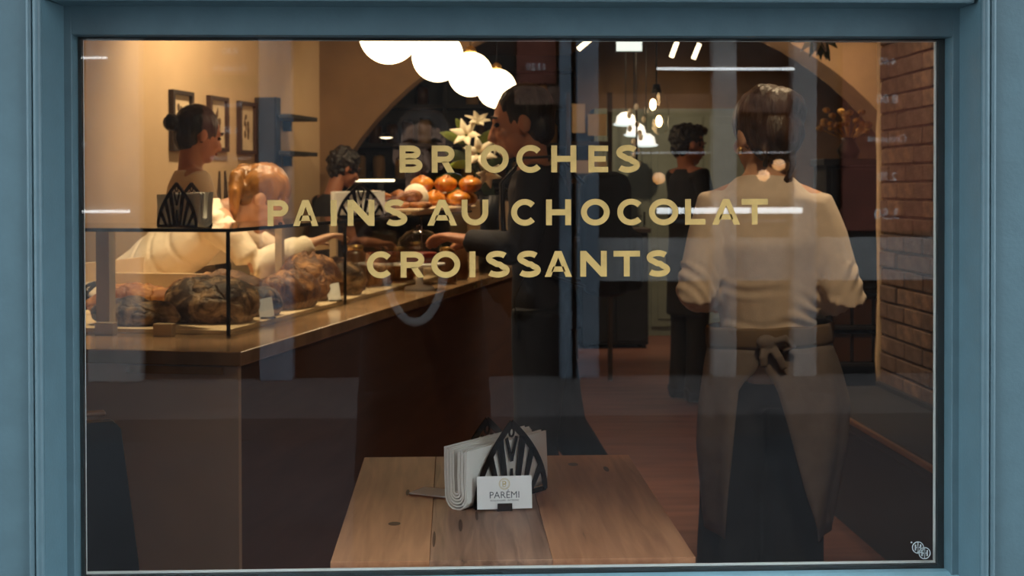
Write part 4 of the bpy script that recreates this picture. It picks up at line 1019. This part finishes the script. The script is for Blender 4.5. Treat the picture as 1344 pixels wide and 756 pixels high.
def updo(bm, P, B, k):
    ell(bm, P(.0, -.085, .06), (.06, .055, .05), B, 16, 10); ell(bm, P(-.03, -.06, .08), (.045, .05, .04), B); ell(bm, P(.04, -.065, .05), (.048, .05, .055), B); ell(bm, P(0, -.09, -.01), (.065, .045, .06), B)
    for a_, b_, c_ in (((-.05, -.08, -.03), (-.06, -.1, -.07), (-.045, -.07, -.1)), ((.02, -.1, -.05), (.025, -.1, -.1), (.01, -.08, -.14))):
        loft(bm, [P(*a_), P(*b_), P(*c_)], [.012, .010, .006], V3(1, 0, 0), 8)
t, P, B = person('worker in cream sweater with linen apron tied behind, back to the window', (.717, 1.73, 0), R(-2), J, 'skin', 'sweater', 'navy_cloth', 'hair_brown', vox=.007, top_vox=.0065, topfold=sweater_fold, hem=V3(.012, 0, .855), legr=(.088, .085, .088, .095), hairfn=updo, face=False, tname='sweater', slim=.93, hairgrow=1.05)
bm = bmesh.new(); ell(bm, P(-.082, -.012, -.05), (.007, .007, .012)); obj('earring', bm, 'earring', t, True)
# apron: sheet wrapped round the hips, open behind, gap widening to the hem
def interp(z, tab):
    for (z0, a), (z1, b) in zip(tab, tab[1:]):
        if z0 >= z >= z1: return a + (b - a) * (z0 - z) / (z0 - z1)
    return tab[-1][1] if z < tab[-1][0] else tab[0][1]
gl = [(.95, -.033), (.90, -.036), (.855, -.083), (.74, -.095), (.486, -.118)]; gr = [(.95, -.033), (.90, -.028), (.855, .004), (.74, .036), (.486, .11)]
rxs = [(.97, .152), (.90, .172), (.80, .190), (.70, .190), (.486, .158)]; cxs = [(.97, .014), (.8, .022), (.486, .005)]; rys = [(.97, .118), (.88, .142), (.75, .155), (.486, .17)]
bm = bmesh.new(); rows = []
for i in range(22):
    z = .955 - (.955 - .486) * i / 21; rx_, cx, ry_ = interp(z, rxs), interp(z, cxs), interp(z, rys)
    a0 = math.asin(max(-.98, min(.98, (interp(z, gr) - cx) / rx_))); a1 = 2 * PI + math.asin(max(-.98, min(.98, (interp(z, gl) - cx) / rx_)))
    row = []
    for j in range(57):
        a = a0 + (a1 - a0) * j / 56; d_ = (1 + .035 * min(1, i / 8) * math.sin(9 * a + 1 + i * .05)) * (1 + .012 * noise.noise(Vector((a * 3, z * 9, 0))))
        zz = z - (.02 * math.cos(a) if i == 21 else 0)
        row.append(bm.verts.new((cx + rx_ * math.sin(a) * d_, -ry_ * math.cos(a) * d_, zz)))
    rows.append(row)
for a_, b_ in zip(rows, rows[1:]):
    for j in range(56): bm.faces.new((a_[j], a_[j + 1], b_[j + 1], b_[j]))
ap = obj('apron', bm, 'apron', t, True); md = ap.modifiers.new('s', 'SOLIDIFY'); md.thickness = .003
bm = bmesh.new(); rows = []
for i, z in enumerate((1.0, .992, .955, .945)):
    rows.append([bm.verts.new((.014 + (.160 + (.003 if i in (1, 2) else 0)) * math.sin(2 * PI * j / 48), -(.124 + (.003 if i in (1, 2) else 0)) * math.cos(2 * PI * j / 48), z + .006 * math.sin(2 * PI * j / 48) + .003 * noise.noise(Vector((j * .4, i, 0))))) for j in range(48)])
for a_, b_ in zip(rows, rows[1:]):
    for j in range(48): bm.faces.new((a_[j], a_[(j + 1) % 48], b_[(j + 1) % 48], b_[j]))
wb = obj('apron_band', bm, 'apron_band', t, True); wb.modifiers.new('s', 'SOLIDIFY').thickness = .003
bm = bmesh.new(); ell(bm, (-.02, -.137, .965), (.026, .016, .02), u=12, v=8)
loft(bm, [(-.01, -.137, .965), (.025, -.148, .975), (.045, -.145, .955), (.02, -.142, .945)], [.008, .012, .01, .006], V3(0, 1, 0), 8)
loft(bm, [(-.02, -.14, .96), (-.03, -.152, .93), (-.028, -.15, .905)], [(.014, .005), (.012, .005), (.011, .004)], V3(1, 0, 0), 8)
loft(bm, [(-.01, -.14, .96), (.008, -.153, .93), (.022, -.15, .90)], [(.014, .005), (.012, .005), (.011, .004)], V3(1, 0, 0), 8)
remesh('apron_knot', bm, 'apron', t, .004, 2)

# ---- man in dark jacket leaning to the counter
J = stand(1.76)
J.update(hip=V3(0, -.02, .93), waist=V3(0, .0, 1.05), chest=V3(0, .0, 1.25), neck=V3(0, .03, 1.425), head=V3(0, .07, 1.57), el=V3(-.2, .06, 1.14), wl=V3(-.10, .25, 1.17), er=V3(.2, .06, 1.13), wr=V3(.09, .245, 1.165),
         sl=V3(-.165, .02, 1.385), sr=V3(.165, .02, 1.385), kl=V3(-.1, .02, .50), al=V3(-.1, -.05, .09), kr=V3(.1, -.08, .52), ar=V3(.1, -.3, .2), f=V3(0, .96, -.18), lfr=V3(0, .75, -.66))
t, P, B = person('man in dark jacket with backpack reaching over the counter', (.225, 2.95, 0), R(86), J, 'skin_tan', 'coat_blue', 'navy_cloth', 'hair_black', vox=.0055, hem=V3(0, -.02, .86), legr=(.092, .072, .064, .062), tname='jacket', hands=(.55, .4), shoes='shoe',
              topfold=lambda c: .005 * noise.noise(c * 9) + .004 * math.sin(c.z * 60 + 5 * noise.noise(c * 4)) * noise.noise(c * 5))
bm = bmesh.new(); lathe(bm, [(.062, 0), (.085, .0), (.09, .03), (.082, .06), (.07, .062), (.06, .03)], 24, (0, .005, 1.395)); remesh('collar', bm, 'coat_blue', t, .006, 3)
bp = bmesh.new(); bx(bp, (-.13, -.30, .98), (.13, -.13, 1.40), None, .05); bx(bp, (-.1, -.34, 1.0), (.1, -.28, 1.2), None, .025); remesh('backpack', bp, 'black_cloth', t, .009, 4)
for sx in (-1, 1):
    bm = bmesh.new(); loft(bm, [(sx * .09, -.14, 1.36), (sx * .105, -.06, 1.45), (sx * .115, .06, 1.445), (sx * .12, .135, 1.36), (sx * .13, .13, 1.2), (sx * .15, .04, 1.08), (sx * .12, -.14, 1.02)], [(.022, .005)] * 7, V3(1, 0, 0), 8); obj('strap', bm, 'bench', t, True)
    bm = bmesh.new(); loft(bm, [(sx * .15, .05, 1.07), (sx * .17, .09, .98), (sx * .165, .08, .86)], [(.008, .002)] * 3, V3(1, 0, 0), 6); obj('strap_end', bm, 'black_cloth', t)

# ---- worker with black bun
J = stand(1.68)
J.update(head=V3(0, .04, 1.578), f=V3(-.15, .95, -.28), neck=V3(0, 0, 1.435), sl=V3(-.16, 0, 1.385), sr=V3(.16, 0, 1.385), el=V3(-.2, .08, 1.1), wl=V3(-.1, .3, 1.05), er=V3(.2, .08, 1.1), wr=V3(.1, .3, 1.05))
def bun(bm, P, B, k): ell(bm, P(0, -.135, .012), (.04, .036, .038), B, 14, 10); ell(bm, P(0, -.1, .015), (.03, .03, .03), B)
t, P, B = person('worker with black hair in a bun behind the counter', (-1.2, 4.28, 0), R(-68), J, 'skin_tan', 'shirt', 'navy_cloth', 'hair_black', hairfn=bun, tname='shirt', hairgrow=1.03)
bm = bmesh.new(); prism(bm, [(-.1, .5), (.1, .5), (.16, .9), (.12, 1.25), (.06, 1.42), (.045, 1.42), (.03, 1.27), (-.03, 1.27), (-.045, 1.42), (-.06, 1.42), (-.12, 1.25), (-.16, .9)], .135, .14); obj('apron', bm, 'apron', t)
# ---- blonde worker bending over the display
J = stand(1.68)
J.update(hip=V3(0, -.36, .93), waist=V3(0, -.25, 1.02), chest=V3(0, -.06, 1.17), neck=V3(0, .09, 1.265), head=V3(0, .2, 1.31), sl=V3(-.165, .04, 1.22), sr=V3(.165, .04, 1.22), el=V3(-.2, .2, 1.14), er=V3(.19, .16, 1.08), wl=V3(-.1, .30, 1.35), wr=V3(.12, .36, 1.15),
         hl=V3(-.09, -.36, .88), hr=V3(.09, -.36, .88), kl=V3(-.1, -.34, .48), kr=V3(.1, -.34, .48), al=V3(-.1, -.38, .085), ar=V3(.1, -.38, .085), f=V3(0, .72, -.69), u=V3(0, .69, .72))
J['wl'] = V3(-.17, .36, 1.05)
def pony(bm, P, B, k):
    ell(bm, P(0, -.115, .02), (.034, .03, .034), B, 12, 8)
    loft(bm, [P(.01, -.12, .02), P(.05, -.128, -.01), P(.078, -.095, -.055), P(.082, -.05, -.10), P(.075, -.02, -.135)], [.022, .026, .024, .018, .006], V3(1, 0, 0), 10)
t, P, B = person('blonde worker in white shirt bending over the bread display', (-.955, 3.25, 0), R(-80), J, 'skin', 'shirt', 'black_cloth', 'hair_blond', hairfn=pony, tname='shirt', topfold=lambda c: .012 * noise.noise(c * 9) + .012 * (abs(noise.noise(Vector((c.x * 9, c.y * 14, c.z * 5)))) - .2) - .008 * max(0, 1 - abs(math.sin(c.y * 22 + c.x * 10 + 4 * noise.noise(c * 4))) * 4))
bm = bmesh.new(); lathe(bm, [(.02, -.008), (.034, 0), (.02, .008)], 14, P(0, -.118, .03)); obj('hair_tie', bm, 'black_cloth', t)
# ---- man in black T-shirt at the back
J = stand(1.66)
J.update(head=V3(0, .14, 1.47), neck=V3(0, .06, 1.31), chest=V3(0, .03, 1.15), sl=V3(-.175, .05, 1.265), sr=V3(.175, .05, 1.265), el=V3(-.2, .1, 1.02), wl=V3(-.1, .33, 1.0), er=V3(.2, .1, 1.02), wr=V3(.1, .33, 1.0), f=V3(.0, .92, -.38))
person('man in black T-shirt looking down behind the pastry trays', (-.87, 6.95, 0), R(-62), J, 'skin_dark', 'black_cloth', 'black_cloth', 'hair_black', sleeve='short', tname='shirt', hairgrow=1.08, tuft=.016)
# ---- dark haired customer in the room
J = stand(1.74)
J.update(f=V3(0, .97, -.22), el=V3(-.2, .05, 1.1), wl=V3(-.12, .26, 1.08), er=V3(.2, .05, 1.1), wr=V3(.12, .26, 1.08))
def mop(bm, P, B, k): ell(bm, P(0, .03, .095), (.07, .07, .035), B); ell(bm, P(0, -.06, .03), (.088, .075, .085), B)
person('dark haired customer in long black coat facing the brick wall side', (1.38, 6.90, 0), R(-70), J, 'skin_dark', 'black_cloth', 'black_cloth', 'hair_black', hairfn=mop, tname='coat', hem=V3(0, 0, .55), slim=1.12, tuft=.016)
# ---- photographer on the pavement, seen only as a reflection
J = stand(1.74)
J.update(head=V3(0, .02, 1.60), el=V3(-.27, .06, 1.17), er=V3(.27, .06, 1.17), wl=V3(-.09, .17, 1.42), wr=V3(.10, .17, 1.42))
t, P, B = person('photographer in dark coat on the pavement, reflected in the glass', (-.16, -2.18, -.15), R(0), J, 'skin', 'black_cloth', 'black_cloth', 'hair_brown', tname='coat', hem=V3(0, 0, .42), slim=1.3, hands=(.9, .9))
bm = bmesh.new(); loft(bm, [(-.02 + .085 * math.cos(R(200 + 14 * i)), .18, 1.33 + .20 * math.sin(R(200 + 14 * i))) for i in range(11)], [(.011, .002)] * 11, V3(0, 0, 1), 8); obj('camera_strap', bm, 'ceramic', t, True)
t = thing('photo_camera', 'black photo camera held up by the photographer', 'camera', (-.078, -1.905, 1.35), 0)
box('camera_body', (-.065, -.06, -.045), (.065, -.02, .045), 'black_metal', t, .008)
bm = bmesh.new(); prism(bm, [(-.03, .04), (.03, .04), (.018, .065), (-.018, .065)], -.06, -.025); obj('prism_hump', bm, 'black_metal', t)
bm = bmesh.new()
ribbon(bm, arc(0, 0, .036, .036, 0, 360, 32)[:-1], .006, -.02, .02, None, True); obj('lens_barrel', bm, 'black_metal', t, True)
bm = bmesh.new(); ribbon(bm, arc(0, 0, .0365, .0365, 0, 360, 32)[:-1], .003, .0201, .0215, None, True); obj('lens_ring', bm, 'ceramic', t, True)
